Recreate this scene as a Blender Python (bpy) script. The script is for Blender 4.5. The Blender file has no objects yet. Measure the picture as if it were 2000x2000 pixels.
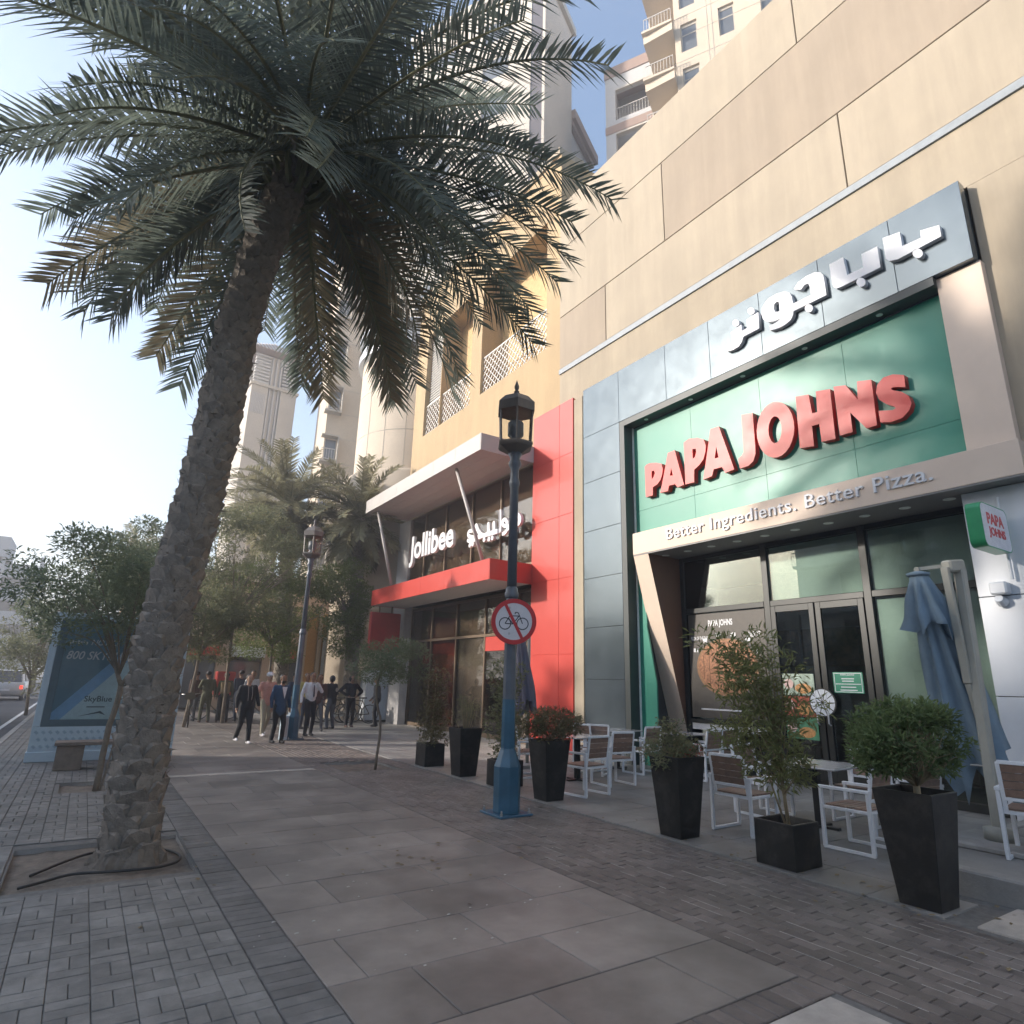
import bpy, bmesh, math, random
from mathutils import Vector, Matrix, Quaternion, noise
S = bpy.context.scene
COL = S.collection
R = math.radians
rnd = random.Random(11)

# ---------------------------------------------------------------- camera
EYE = Vector((0, 0, 1.65)); FOC = 1210.0
CR = Vector((0.83123053, -0.55538108, 0.02465083))
CD = Vector((0.16645703, 0.20633648, -0.9642185))
CF = Vector((0.53042235, 0.80559116, 0.26396027))
cam_data = bpy.data.cameras.new('camera')
cam = bpy.data.objects.new('camera', cam_data); COL.objects.link(cam)
cam_data.sensor_width = 36; cam_data.lens = 36 * FOC / 2000
cam_data.clip_start = 0.05; cam_data.clip_end = 3000
cam.matrix_world = Matrix(((CR.x, -CD.x, -CF.x, EYE.x), (CR.y, -CD.y, -CF.y, EYE.y), (CR.z, -CD.z, -CF.z, EYE.z), (0, 0, 0, 1)))
S.camera = cam

# ---------------------------------------------------------------- world, sun, exposure
TO_SUN = Vector((-1.83, 0.94, 0.69)).normalized()
SUN_EL = math.asin(TO_SUN.z)
SUN_ROT = math.atan2(TO_SUN.x, TO_SUN.y)
world = bpy.data.worlds.new('World'); S.world = world; world.use_nodes = True
wn = world.node_tree.nodes; wl = world.node_tree.links
sky = wn.new('ShaderNodeTexSky'); sky.sky_type = 'NISHITA'; sky.sun_disc = False
sky.sun_elevation = SUN_EL; sky.sun_rotation = SUN_ROT
sky.air_density = 1.0; sky.dust_density = 1.2; sky.ozone_density = 1.0
bg = wn['Background']; bg.inputs['Strength'].default_value = 0.105
wl.new(sky.outputs['Color'], bg.inputs['Color'])
sun_data = bpy.data.lights.new('sun', 'SUN'); sun_data.energy = 2.55; sun_data.angle = R(2.5)
sun_data.color = (1.0, 0.91, 0.82)
sun = bpy.data.objects.new('sun', sun_data); COL.objects.link(sun)
sun.rotation_euler = (-TO_SUN).to_track_quat('-Z', 'Y').to_euler(); sun.location = (-30, 20, 40)
S.view_settings.view_transform = 'Standard'; S.view_settings.look = 'None'
S.view_settings.gamma = 1.0; S.view_settings.use_curve_mapping = False
S.view_settings.exposure = 1.95
S.render.resolution_x = 1024; S.render.resolution_y = 1024

# ---------------------------------------------------------------- photo pixels (2000 px) to directions
def ray(px, py):
    return (CR * (px - 1000) + CD * (py - 1000) + CF * FOC).normalized()
def at_z(px, py, z=0.0):
    d = ray(px, py); return EYE + d * ((z - EYE.z) / d.z)
def at_x(px, py, x):
    d = ray(px, py); return EYE + d * (x / d.x)
def at_y(px, py, y):
    d = ray(px, py); return EYE + d * (y / d.y)
def at_d(px, py, dist):
    d = ray(px, py); return EYE + d * (dist / math.hypot(d.x, d.y))

# ---------------------------------------------------------------- materials
MATS = {}
def mat(name, col, rough=0.6, metal=0.0, var=0.12, scale=6.0, bump=0.0, bscale=60.0, coat=0.0, spec=0.5, objvar=0.0, dirt=0.0, trans=0.0, emit=None, streak=0.0, dust=0.0):
    if name in MATS: return MATS[name]
    m = bpy.data.materials.new(name); m.use_nodes = True; nt = m.node_tree; n = nt.nodes; l = nt.links
    b = n['Principled BSDF']
    b.inputs['Roughness'].default_value = rough; b.inputs['Metallic'].default_value = metal
    b.inputs['Specular IOR Level'].default_value = spec
    if coat: b.inputs['Coat Weight'].default_value = coat; b.inputs['Coat Roughness'].default_value = 0.03
    class tc: outputs = {'Object': n.new('ShaderNodeNewGeometry').outputs['Position']}
    nz = n.new('ShaderNodeTexNoise'); nz.inputs['Scale'].default_value = scale; nz.inputs['Detail'].default_value = 6; nz.inputs['Roughness'].default_value = 0.65
    l.new(tc.outputs['Object'], nz.inputs['Vector'])
    mr = n.new('ShaderNodeMapRange'); mr.inputs[1].default_value = 0.3; mr.inputs[2].default_value = 0.7
    mr.inputs[3].default_value = 1 - var; mr.inputs[4].default_value = 1 + var
    l.new(nz.outputs['Fac'], mr.inputs[0])
    val = mr.outputs[0]
    if objvar:
        oi = n.new('ShaderNodeObjectInfo'); m2 = n.new('ShaderNodeMapRange')
        m2.inputs[3].default_value = 1 - objvar; m2.inputs[4].default_value = 1 + objvar
        l.new(oi.outputs['Random'], m2.inputs[0])
        mm = n.new('ShaderNodeMath'); mm.operation = 'MULTIPLY'; l.new(val, mm.inputs[0]); l.new(m2.outputs[0], mm.inputs[1]); val = mm.outputs[0]
    if dirt:
        d2 = n.new('ShaderNodeTexNoise'); d2.inputs['Scale'].default_value = scale * 0.23; d2.inputs['Detail'].default_value = 8
        l.new(tc.outputs['Object'], d2.inputs['Vector'])
        m3 = n.new('ShaderNodeMapRange'); m3.inputs[1].default_value = 0.42; m3.inputs[2].default_value = 0.62; m3.inputs[3].default_value = 1 - dirt; m3.inputs[4].default_value = 1
        l.new(d2.outputs['Fac'], m3.inputs[0])
        mm = n.new('ShaderNodeMath'); mm.operation = 'MULTIPLY'; l.new(val, mm.inputs[0]); l.new(m3.outputs[0], mm.inputs[1]); val = mm.outputs[0]
    if streak:
        mp = n.new('ShaderNodeMapping'); mp.inputs['Scale'].default_value = (2.6, 2.6, 0.22); l.new(tc.outputs['Object'], mp.inputs['Vector'])
        d3 = n.new('ShaderNodeTexNoise'); d3.inputs['Scale'].default_value = 1.0; d3.inputs['Detail'].default_value = 7; d3.inputs['Roughness'].default_value = 0.7; l.new(mp.outputs[0], d3.inputs['Vector'])
        m4 = n.new('ShaderNodeMapRange'); m4.inputs[1].default_value = 0.40; m4.inputs[2].default_value = 0.66; m4.inputs[3].default_value = 1 - streak; m4.inputs[4].default_value = 1.03
        l.new(d3.outputs['Fac'], m4.inputs[0]); mm = n.new('ShaderNodeMath'); mm.operation = 'MULTIPLY'; l.new(val, mm.inputs[0]); l.new(m4.outputs[0], mm.inputs[1]); val = mm.outputs[0]
    vs = n.new('ShaderNodeVectorMath'); vs.operation = 'SCALE'; vs.inputs[0].default_value = col[:3]
    l.new(val, vs.inputs['Scale'])
    if dust:
        d4 = n.new('ShaderNodeTexNoise'); d4.inputs['Scale'].default_value = 4.5; d4.inputs['Detail'].default_value = 9; d4.inputs['Roughness'].default_value = 0.72; l.new(tc.outputs['Object'], d4.inputs['Vector'])
        m5 = n.new('ShaderNodeMapRange'); m5.inputs[1].default_value = 0.47; m5.inputs[2].default_value = 0.75; m5.inputs[3].default_value = 0; m5.inputs[4].default_value = dust; l.new(d4.outputs['Fac'], m5.inputs[0])
        mxc = n.new('ShaderNodeMix'); mxc.data_type = 'RGBA'; mxc.inputs[7].default_value = (0.30, 0.27, 0.23, 1); l.new(m5.outputs[0], mxc.inputs[0]); l.new(vs.outputs[0], mxc.inputs[6])
        class vs: outputs = [mxc.outputs[2]]
    l.new(vs.outputs[0], b.inputs['Base Color'])
    rr = n.new('ShaderNodeMapRange'); rr.inputs[3].default_value = max(0.02, rough - 0.06); rr.inputs[4].default_value = min(1, rough + 0.06)
    l.new(nz.outputs['Fac'], rr.inputs[0]); l.new(rr.outputs[0], b.inputs['Roughness'])
    if bump:
        bz = n.new('ShaderNodeTexNoise'); bz.inputs['Scale'].default_value = bscale; bz.inputs['Detail'].default_value = 4
        l.new(tc.outputs['Object'], bz.inputs['Vector'])
        bp = n.new('ShaderNodeBump'); bp.inputs['Strength'].default_value = bump; bp.inputs['Distance'].default_value = 0.01
        l.new(bz.outputs['Fac'], bp.inputs['Height']); l.new(bp.outputs[0], b.inputs['Normal'])
    if trans:
        tr = n.new('ShaderNodeBsdfTranslucent'); l.new(vs.outputs[0], tr.inputs['Color'])
        mx = n.new('ShaderNodeMixShader'); mx.inputs[0].default_value = trans
        l.new(b.outputs[0], mx.inputs[1]); l.new(tr.outputs[0], mx.inputs[2]); l.new(mx.outputs[0], n['Material Output'].inputs['Surface'])
    if emit:
        b.inputs['Emission Color'].default_value = (*emit[:3], 1); b.inputs['Emission Strength'].default_value = emit[3]
    MATS[name] = m
    return m
def glass(name, tint=(0.75, 0.8, 0.78), ior=1.55, rough=0.0, boost=1.0, wavy=0.0):
    if name in MATS: return MATS[name]
    m = bpy.data.materials.new(name); m.use_nodes = True; nt = m.node_tree; n = nt.nodes; l = nt.links
    n.remove(n['Principled BSDF'])
    t = n.new('ShaderNodeBsdfTransparent'); t.inputs['Color'].default_value = (*tint, 1)
    g = n.new('ShaderNodeBsdfGlossy'); g.inputs['Roughness'].default_value = rough; g.inputs['Color'].default_value = (0.95, 0.97, 0.97, 1)
    f = n.new('ShaderNodeFresnel'); f.inputs['IOR'].default_value = ior
    mx = n.new('ShaderNodeMixShader')
    mm = n.new('ShaderNodeMath'); mm.operation = 'MULTIPLY'; mm.inputs[1].default_value = boost; mm.use_clamp = True
    l.new(f.outputs[0], mm.inputs[0]); l.new(mm.outputs[0], mx.inputs[0]); l.new(t.outputs[0], mx.inputs[1]); l.new(g.outputs[0], mx.inputs[2])
    if wavy:
        tc = n.new('ShaderNodeTexCoord'); bz = n.new('ShaderNodeTexNoise'); bz.inputs['Scale'].default_value = 0.9; bz.inputs['Detail'].default_value = 1
        l.new(tc.outputs['Object'], bz.inputs['Vector']); bp = n.new('ShaderNodeBump'); bp.inputs['Strength'].default_value = wavy; bp.inputs['Distance'].default_value = 0.03
        l.new(bz.outputs['Fac'], bp.inputs['Height']); l.new(bp.outputs[0], g.inputs['Normal'])
    l.new(mx.outputs[0], n['Material Output'].inputs['Surface'])
    MATS[name] = m
    return m

# ---------------------------------------------------------------- mesh builder
class MB:
    def __init__(s): s.v = []; s.f = []; s.m = []
    def add(s, vs, fs, mi=0):
        o = len(s.v); s.v += [tuple(p) for p in vs]; s.f += [tuple(i + o for i in f) for f in fs]; s.m += [mi] * len(fs); return s
    def box(s, x0, x1, y0, y1, z0, z1, mi=0, M=None, b=0.0):
        vs = [(x0, y0, z0), (x1, y0, z0), (x1, y1, z0), (x0, y1, z0), (x0, y0, z1), (x1, y0, z1), (x1, y1, z1), (x0, y1, z1)]
        if M is not None: vs = [M @ Vector(p) for p in vs]
        return s.add(vs, [(0, 3, 2, 1), (4, 5, 6, 7), (0, 1, 5, 4), (1, 2, 6, 5), (2, 3, 7, 6), (3, 0, 4, 7)], mi)
    def slab(s, x0, x1, y0, y1, z0, z1, b, mi=0, M=None):
        # box with a chamfered top edge
        vs = [(x0, y0, z0), (x1, y0, z0), (x1, y1, z0), (x0, y1, z0), (x0, y0, z1 - b), (x1, y0, z1 - b), (x1, y1, z1 - b), (x0, y1, z1 - b),
              (x0 + b, y0 + b, z1), (x1 - b, y0 + b, z1), (x1 - b, y1 - b, z1), (x0 + b, y1 - b, z1)]
        if M is not None: vs = [M @ Vector(p) for p in vs]
        return s.add(vs, [(0, 1, 5, 4), (1, 2, 6, 5), (2, 3, 7, 6), (3, 0, 4, 7), (4, 5, 9, 8), (5, 6, 10, 9), (6, 7, 11, 10), (7, 4, 8, 11), (8, 9, 10, 11)], mi)
    def quad(s, a, b, c, d, mi=0): return s.add([a, b, c, d], [(0, 1, 2, 3)], mi)
    def frustum(s, cx, cy, z0, z1, a0, a1, mi=0, n=4, rot=math.pi / 4, cap=True):
        k = 1 / math.cos(math.pi / n)
        vs = []
        for z, a in ((z0, a0), (z1, a1)):
            for i in range(n):
                t = rot + 2 * math.pi * i / n; vs.append((cx + a * k * math.cos(t), cy + a * k * math.sin(t), z))
        fs = [(i, (i + 1) % n, n + (i + 1) % n, n + i) for i in range(n)]
        if cap: fs += [tuple(range(n - 1, -1, -1)), tuple(range(n, 2 * n))]
        return s.add(vs, fs, mi)
    def lathe(s, prof, cx=0, cy=0, n=16, mi=0, rot=0.0, M=None):
        vs = []
        for r, z in prof:
            for i in range(n):
                t = rot + 2 * math.pi * i / n; p = Vector((cx + r * math.cos(t), cy + r * math.sin(t), z)); vs.append(M @ p if M is not None else p)
        fs = []
        for k in range(len(prof) - 1):
            for i in range(n): fs.append((k * n + i, k * n + (i + 1) % n, (k + 1) * n + (i + 1) % n, (k + 1) * n + i))
        fs.append(tuple(range(n - 1, -1, -1))); fs.append(tuple(range((len(prof) - 1) * n, len(prof) * n)))
        return s.add(vs, fs, mi)
    def tube(s, pts, rad, n=8, mi=0, cap=True):
        pts = [Vector(p) for p in pts]; N = len(pts)
        if not hasattr(rad, '__len__'): rad = [rad] * N
        vs = []; up = Vector((0, 0, 1)); prev = None
        for k, p in enumerate(pts):
            t = (pts[min(k + 1, N - 1)] - pts[max(k - 1, 0)]).normalized()
            if prev is None:
                a = t.cross(up)
                if a.length < 1e-3: a = t.cross(Vector((1, 0, 0)))
            else: a = prev - t * prev.dot(t)
            a.normalize(); b = t.cross(a); prev = a
            for i in range(n):
                ang = 2 * math.pi * (i + .5) / n; vs.append(p + (a * math.cos(ang) + b * math.sin(ang)) * rad[k])
        fs = [(k * n + i, k * n + (i + 1) % n, (k + 1) * n + (i + 1) % n, (k + 1) * n + i) for k in range(N - 1) for i in range(n)]
        if cap: fs += [tuple(range(n - 1, -1, -1)), tuple(range((N - 1) * n, N * n))]
        return s.add(vs, fs, mi)
    def bar(s, a, b, w, h=None, mi=0):
        h = h or w; a = Vector(a); b = Vector(b); t = (b - a).normalized(); u = Vector((0, 0, 1)) if abs(t.z) < .95 else Vector((0, 1, 0))
        x = t.cross(u).normalized(); y = x.cross(t).normalized()
        vs = [p + x * sx * w / 2 + y * sy * h / 2 for p in (a, b) for sx, sy in ((-1, -1), (1, -1), (1, 1), (-1, 1))]
        return s.add(vs, [(0, 1, 2, 3), (7, 6, 5, 4), (0, 4, 5, 1), (1, 5, 6, 2), (2, 6, 7, 3), (3, 7, 4, 0)], mi)
    def mesh(s, name, mats, smooth=False, bevel=0):
        me = bpy.data.meshes.new(name); me.from_pydata(s.v, [], s.f)
        for m in (mats if isinstance(mats, (list, tuple)) else [mats]): me.materials.append(m)
        if any(s.m): me.polygons.foreach_set('material_index', s.m)
        if bevel:
            bm = bmesh.new(); bm.from_mesh(me); bmesh.ops.remove_doubles(bm, verts=bm.verts, dist=1e-5)
            bmesh.ops.recalc_face_normals(bm, faces=bm.faces)
            es = [e for e in bm.edges if len(e.link_faces) == 2 and e.calc_face_angle(0) > 0.6]
            bmesh.ops.bevel(bm, geom=es, offset=bevel, segments=1, affect='EDGES', clamp_overlap=True); bm.to_mesh(me); bm.free()
        if smooth: me.polygons.foreach_set('use_smooth', [True] * len(me.polygons))
        me.update(); return me
    def build(s, name, mats, parent=None, smooth=False, bevel=0): return link(name, s.mesh(name, mats, smooth, bevel), parent)

def wmat(o):
    m = o.matrix_basis.copy(); 
    if o.parent: m = wmat(o.parent) @ o.matrix_parent_inverse @ m
    return m
def link(name, me, parent=None, local=False):
    o = bpy.data.objects.new(name, me); COL.objects.link(o)
    if parent:
        o.parent = parent
        if not local: o.matrix_parent_inverse = wmat(parent).inverted()
    return o
def tag(o, label=None, cat=None, group=None, kind=None):
    if label: o['label'] = label
    if cat: o['category'] = cat
    if group: o['group'] = group
    if kind: o['kind'] = kind
    return o
def thing(name, label, cat, loc=(0, 0, 0), rz=0.0, group=None):
    o = bpy.data.objects.new(name, None); COL.objects.link(o); o.empty_display_size = 0.2
    o.location = loc; o.rotation_euler = (0, 0, rz); return tag(o, label, cat, group)
def kids(o): return [c for c in o.children]
def dup(root, loc, rz=0.0, label=None, group=None, scale=None):
    r = root.copy(); COL.objects.link(r); r.location = loc; r.rotation_euler = (0, 0, rz)
    if scale: r.scale = (scale,) * 3
    if label: r['label'] = label
    if group: r['group'] = group
    for ch in root.children:
        c = ch.copy(); COL.objects.link(c); c.parent = r
        for g in ch.children:
            d = g.copy(); COL.objects.link(d); d.parent = c
    return r
def struct(o): o['kind'] = 'structure'; return o
def curve_mesh(name, splines, m, extrude=0.05, bevel=0.0):
    cu = bpy.data.curves.new(name, 'CURVE'); cu.dimensions = '2D'; cu.fill_mode = 'BOTH'; cu.extrude = extrude / 2; cu.bevel_depth = bevel
    for pts in splines:
        sp = cu.splines.new('POLY'); sp.points.add(len(pts) - 1); sp.use_cyclic_u = True
        for p, q in zip(sp.points, pts): p.co = (q[0], q[1], 0, 1)
    o = bpy.data.objects.new(name, cu); COL.objects.link(o)
    me = bpy.data.meshes.new_from_object(o.evaluated_get(bpy.context.evaluated_depsgraph_get())); me.name = name
    bpy.data.objects.remove(o); bpy.data.curves.remove(cu)
    me.materials.clear(); me.materials.append(m); return me
def text_mesh(name, txt, m, size=1.0, extrude=0.02, offset=0.0, align='LEFT', shear=0.0, spacing=1.0):
    cu = bpy.data.curves.new(name, 'FONT'); cu.body = txt; cu.size = size; cu.extrude = extrude / 2; cu.offset = offset; cu.align_x = align; cu.shear = shear; cu.space_character = spacing
    cu.resolution_u = 3
    o = bpy.data.objects.new(name, cu); COL.objects.link(o)
    me = bpy.data.meshes.new_from_object(o.evaluated_get(bpy.context.evaluated_depsgraph_get())); me.name = name
    bpy.data.objects.remove(o); bpy.data.curves.remove(cu)
    me.materials.clear(); me.materials.append(m); return me
def fit(me, w, h=None):
    xs = [v.co.x for v in me.vertices]; ys = [v.co.y for v in me.vertices]
    x0, x1, y0, y1 = min(xs), max(xs), min(ys), max(ys); sx = w / (x1 - x0); sy = (h / (y1 - y0)) if h else sx
    for v in me.vertices: v.co.x = (v.co.x - x0) * sx; v.co.y = (v.co.y - y0) * sy
    return me
# frame of a print on the shop fronts (seen from the street): right = -Y, up = +Z, out = -X
def face_street(x, y, z): return Matrix(((0, 0, -1, x), (-1, 0, 0, y), (0, 1, 0, z), (0, 0, 0, 1)))
# frame of a print facing the camera's end of the street: right = +X, up = +Z, out = -Y
def face_south(x, y, z, a=0.0): return Matrix.Translation((x, y, z)) @ Matrix.Rotation(a, 4, 'Z') @ Matrix(((1, 0, 0, 0), (0, 0, -1, 0), (0, 1, 0, 0), (0, 0, 0, 1)))
def place(me, M): me.transform(M); me.update(); return me
def split_letters(me, M, parent, name='letter'):
    """one object per letter: islands of the text mesh that overlap along the line belong together"""
    bm = bmesh.new(); bm.from_mesh(me); bm.verts.ensure_lookup_table(); seen = set(); isl = []
    bmesh.ops.remove_doubles(bm, verts=bm.verts, dist=1e-6)
    for v in bm.verts:
        if v in seen: continue
        st = [v]; seen.add(v); grp = []
        while st:
            q = st.pop(); grp.append(q)
            for e in q.link_edges:
                w = e.other_vert(q)
                if w not in seen: seen.add(w); st.append(w)
        isl.append([min(p.co.x for p in grp), max(p.co.x for p in grp), grp])
    isl.sort(key=lambda i: i[0]); out = []
    for a, b, g_ in isl:
        if out and a < out[-1][1] - 0.35 * (b - a): out[-1][1] = max(out[-1][1], b); out[-1][2] += g_
        else: out.append([a, b, list(g_)])
    for a, b, g_ in out:
        ix = {v: k for k, v in enumerate(g_)}; fs = {f for v in g_ for f in v.link_faces}
        m2 = bpy.data.meshes.new(name); m2.from_pydata([M @ v.co for v in g_], [], [[ix[v] for v in f.verts] for f in fs]); m2.materials.append(me.materials[0]); link(name, m2, parent)
    bm.free()
# ================================================================ the ground
m_asph = mat('asphalt', (0.075, 0.074, 0.074), 0.85, var=0.2, scale=3, bump=0.3, bscale=90, dirt=0.25)
m_bed = mat('joint_sand', (0.15, 0.145, 0.135), 0.95, var=0.25, scale=20)
m_paver = mat('grey_paver', (0.222, 0.216, 0.200), 0.8, var=0.18, scale=9, bump=0.4, bscale=120, objvar=0.14, dirt=0.30, dust=.15)
m_sold = mat('dark_paver', (0.165, 0.160, 0.150), 0.8, var=0.18, scale=9, bump=0.4, bscale=120, objvar=0.16, dirt=0.25, dust=.12)
m_slab = mat('granite_slab', (0.245, 0.218, 0.194), 0.5, var=0.16, scale=5, bump=0.14, bscale=160, objvar=0.17, dirt=0.34, dust=.10)
m_brick = mat('brown_brick_paver', (0.165, 0.140, 0.124), 0.6, var=0.2, scale=8, bump=0.35, bscale=120, objvar=0.22, dirt=0.28, dust=.12)
m_joint = mat('pale_joint', (0.42, 0.40, 0.36), 0.9, var=0.35, scale=7)
m_tile = mat('terrace_tile', (0.255, 0.245, 0.228), 0.6, var=0.15, scale=4, bump=0.15, bscale=140, objvar=0.10, dirt=0.32)
m_kerb = mat('kerb_stone', (0.36, 0.345, 0.32), 0.85, var=0.15, scale=7, bump=0.3, dirt=0.25)
m_pale = mat('pale_stone', (0.46, 0.42, 0.37), 0.8, var=0.15, scale=8, bump=0.3, dirt=0.2)
m_dirt = mat('soil', (0.165, 0.138, 0.11), 1.0, var=0.35, scale=9, bump=1.0, bscale=30)
m_sand = mat('dry_ground', (0.30, 0.26, 0.205), 0.95, var=0.15, scale=0.5, bump=0.3)
m_white = mat('road_paint', (0.72, 0.71, 0.68), 0.7, var=0.15, scale=6)

g = MB().quad((-900, -500, -0.30), (900, -500, -0.30), (900, 1400, -0.30), (-900, 1400, -0.30)).build('ground', m_sand); struct(g)
rd = MB().quad((-13.5, -60, -0.13), (-1.45, -60, -0.13), (-1.45, 400, -0.13), (-13.5, 400, -0.13)).build('road', m_asph); struct(rd)
mk = MB()
for k in range(40):
    y = 4 + k * 6.0; mk.quad((-7.55, y, -0.126), (-7.42, y, -0.126), (-7.42, y + 2.5, -0.126), (-7.55, y + 2.5, -0.126))
mk.quad((-1.95, -60, -0.126), (-1.83, -60, -0.126), (-1.83, 400, -0.126), (-1.95, 400, -0.126))
mk.build('lane_marking', m_white, rd)
fp2 = struct(MB().box(-21.8, -13.5, -60, 400, -0.5, 0.0).build('far_pavement', m_kerb))

# footpath bed with the two tree pits left open
PITS = [(-0.27, 1.10, 6.55, 8.03), (-0.03, 0.55, 11.25, 12.2), (4.25, 5.35, 11.75, 13.05)]
def in_pit(x0, x1, y0, y1):
    for a, b, c, d in PITS:
        if x1 > a + .02 and x0 < b - .02 and y1 > c + .02 and y0 < d - .02: return True
    return False
def grid_sheet(xs, ys, z, holes):
    mb = MB()
    for i in range(len(xs) - 1):
        for j in range(len(ys) - 1):
            cx = (xs[i] + xs[i + 1]) / 2; cy = (ys[j] + ys[j + 1]) / 2
            if any(a < cx < b and c < cy < d for a, b, c, d in holes): continue
            mb.quad((xs[i], ys[j], z), (xs[i + 1], ys[j], z), (xs[i + 1], ys[j + 1], z), (xs[i], ys[j + 1], z))
    return mb
xs = sorted({-1.3, 40.0} | {p[0] for p in PITS} | {p[1] for p in PITS}); ys = sorted({-20.0, 120.0} | {p[2] for p in PITS} | {p[3] for p in PITS})
foot = struct(grid_sheet(xs, ys, -0.014, PITS).build('footpath', m_bed))
for k in range(60):
    y0 = -6 + k * 1.0
    MB().slab(-1.448, -1.302, y0 + .004, y0 + .996, -0.25, 0.004, 0.012).build('kerb_stone', m_kerb, foot)
MB().slab(-1.448, -1.302, 54.01, 120, -0.25, 0.004, 0.012).build('kerb_run', m_kerb, foot)['kind'] = 'stuff'

def dist_key(x, y): return math.hypot(x, y)
def in_view(x, y, z=0.0):
    d = Vector((x, y, z)) - EYE; f = d.dot(CF)
    return f > 0.1 and abs(d.dot(CR) / f) < 0.9 and abs(d.dot(CD) / f) < 0.9
def pieces(name, field, items, size, m, parent, b=0.006, limit=300, zj=0.003, depth=0.05):
    """items: (x, y, rotated) of a sx*sy piece; the nearest in view become parts, the rest one field"""
    sx, sy = size
    meshes = {}
    for rot in (False, True):
        w, h = (sy, sx) if rot else (sx, sy)
        mb = MB().slab(-w / 2, w / 2, -h / 2, h / 2, -depth, 0, b); meshes[rot] = mb.mesh(name, m)
    vis = sorted([i for i in items if in_view(i[0], i[1])], key=lambda i: dist_key(i[0], i[1]))
    near = vis[:limit]; rest = vis[limit:] + [i for i in items if not in_view(i[0], i[1])]
    for x, y, rot in near:
        o = link(name, meshes[rot], parent, True); o.location = (x, y, rnd.uniform(-zj, zj))
        o.rotation_euler = (rnd.uniform(-.006, .006), rnd.uniform(-.006, .006), rnd.uniform(-.008, .008))
    if rest:
        fb = MB()
        for x, y, rot in rest:
            w, h = (sy, sx) if rot else (sx, sy); z = rnd.uniform(-zj, zj) * .7
            fb.add([(x - w / 2, y - h / 2, -.012), (x + w / 2, y - h / 2, -.012), (x + w / 2, y + h / 2, -.012), (x - w / 2, y + h / 2, -.012),
                    (x - w / 2 + b, y - h / 2 + b, z), (x + w / 2 - b, y - h / 2 + b, z), (x + w / 2 - b, y + h / 2 - b, z), (x - w / 2 + b, y + h / 2 - b, z)],
                   [(0, 1, 5, 4), (1, 2, 6, 5), (2, 3, 7, 6), (3, 0, 4, 7), (4, 5, 6, 7)])
        o = fb.build(field, m, parent); o['kind'] = 'stuff'

# left: basket weave of two flat and two upright pavers
it = []
for c in range(12):
    x0 = -1.29 + c * 0.2
    for r in range(230):
        y0 = 1.6 + r * 0.2
        if y0 > 46: break
        if in_pit(x0, x0 + .2, y0, y0 + .2): continue
        if (r + c) % 2 == 0: it += [(x0 + .1, y0 + .05, True), (x0 + .1, y0 + .15, True)]
        else: it += [(x0 + .05, y0 + .1, False), (x0 + .15, y0 + .1, False)]
pieces('paver', 'paver_field', it, (0.0962, 0.1962), m_paver, foot, b=0.004)
# soldier course between pavers and slabs
it = [(1.255, 1.6 + k * 0.105, False) for k in range(430) if not in_pit(1.11, 1.40, 1.6 + k * .105 - .05, 1.6 + k * .105 + .05)]
pieces('edging_paver', 'edging_paver_field', it, (0.275, 0.1005), m_sold, foot, b=0.004)
# granite slabs
for r in range(62):
    y0 = 2.60 + r * 0.63
    if 12.05 < y0 + .3 < 12.4: pass
    off = [0.0, 0.54, 0.26][r % 3] * 0.94
    cuts = [1.40] + [x for x in (1.40 - .94 + off + k * .94 for k in range(5)) if 1.50 < x < 3.75] + [3.845]
    for a, b_ in zip(cuts[:-1], cuts[1:]):
        ex = rnd.uniform(-.003, .003)
        o = MB().slab(a + .003, b_ - .003, y0 + .004, y0 + .626, -.04, 0, .004).build('granite_slab', m_slab, foot); o.location.z = ex * .5
# drain stone across the slabs
for k in range(4):
    MB().slab(1.43 + k * .6, 1.425 + (k + 1) * .6, 12.14, 12.32, -.03, .009, .004).build('drain_stone', m_pale, foot)
# near end of the slabs: a brick row, then pale stones
it = [(1.46 + k * .106, 2.485, False) for k in range(23)]
pieces('end_brick', 'end_brick_field', it, (0.098, 0.215), m_brick, foot)
for k, (a, b_, c, d) in enumerate(((2.55, 3.12, 1.7, 2.36), (3.14, 3.76, 1.95, 2.36), (3.14, 3.76, 1.3, 1.93), (1.4, 2.53, 1.7, 2.36))):
    MB().slab(a, b_, c, d, -.04, 0.002, .008).build('pale_paving_stone', m_pale, foot)
# dark brick strip beside the terrace, bricks laid along the street
it = []
for c in range(17):
    x = 3.905 + c * 0.106
    for r in range(200):
        y = 1.2 + r * 0.208 + (c % 2) * 0.104
        if y < 42 and not in_pit(x - .05, x + .05, y - .1, y + .1): it.append((x, y, False))
pieces('strip_brick', 'strip_brick_field', it, (0.1005, 0.2025), m_brick, foot, b=0.004)
# mortar that fills the joints of the strip here and there
jm = MB()
for c in range(16):
    x = 3.958 + c * .106; y = 1.5
    while y < 13:
        if rnd.random() < (0.5 if c not in (0, 7) else 0.92):
            w = rnd.uniform(.0022, .0048); L = rnd.uniform(.12, .5); zz = -.0015
            if not in_pit(x - .1, x + .1, y, y + L): jm.quad((x - w, y, zz), (x + w, y, zz), (x + w, y + L, zz), (x - w, y + L, zz))
            y += L
        y += rnd.uniform(.05, .45)
jm.build('joint_mortar', m_joint, foot)['kind'] = 'stuff'
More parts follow.
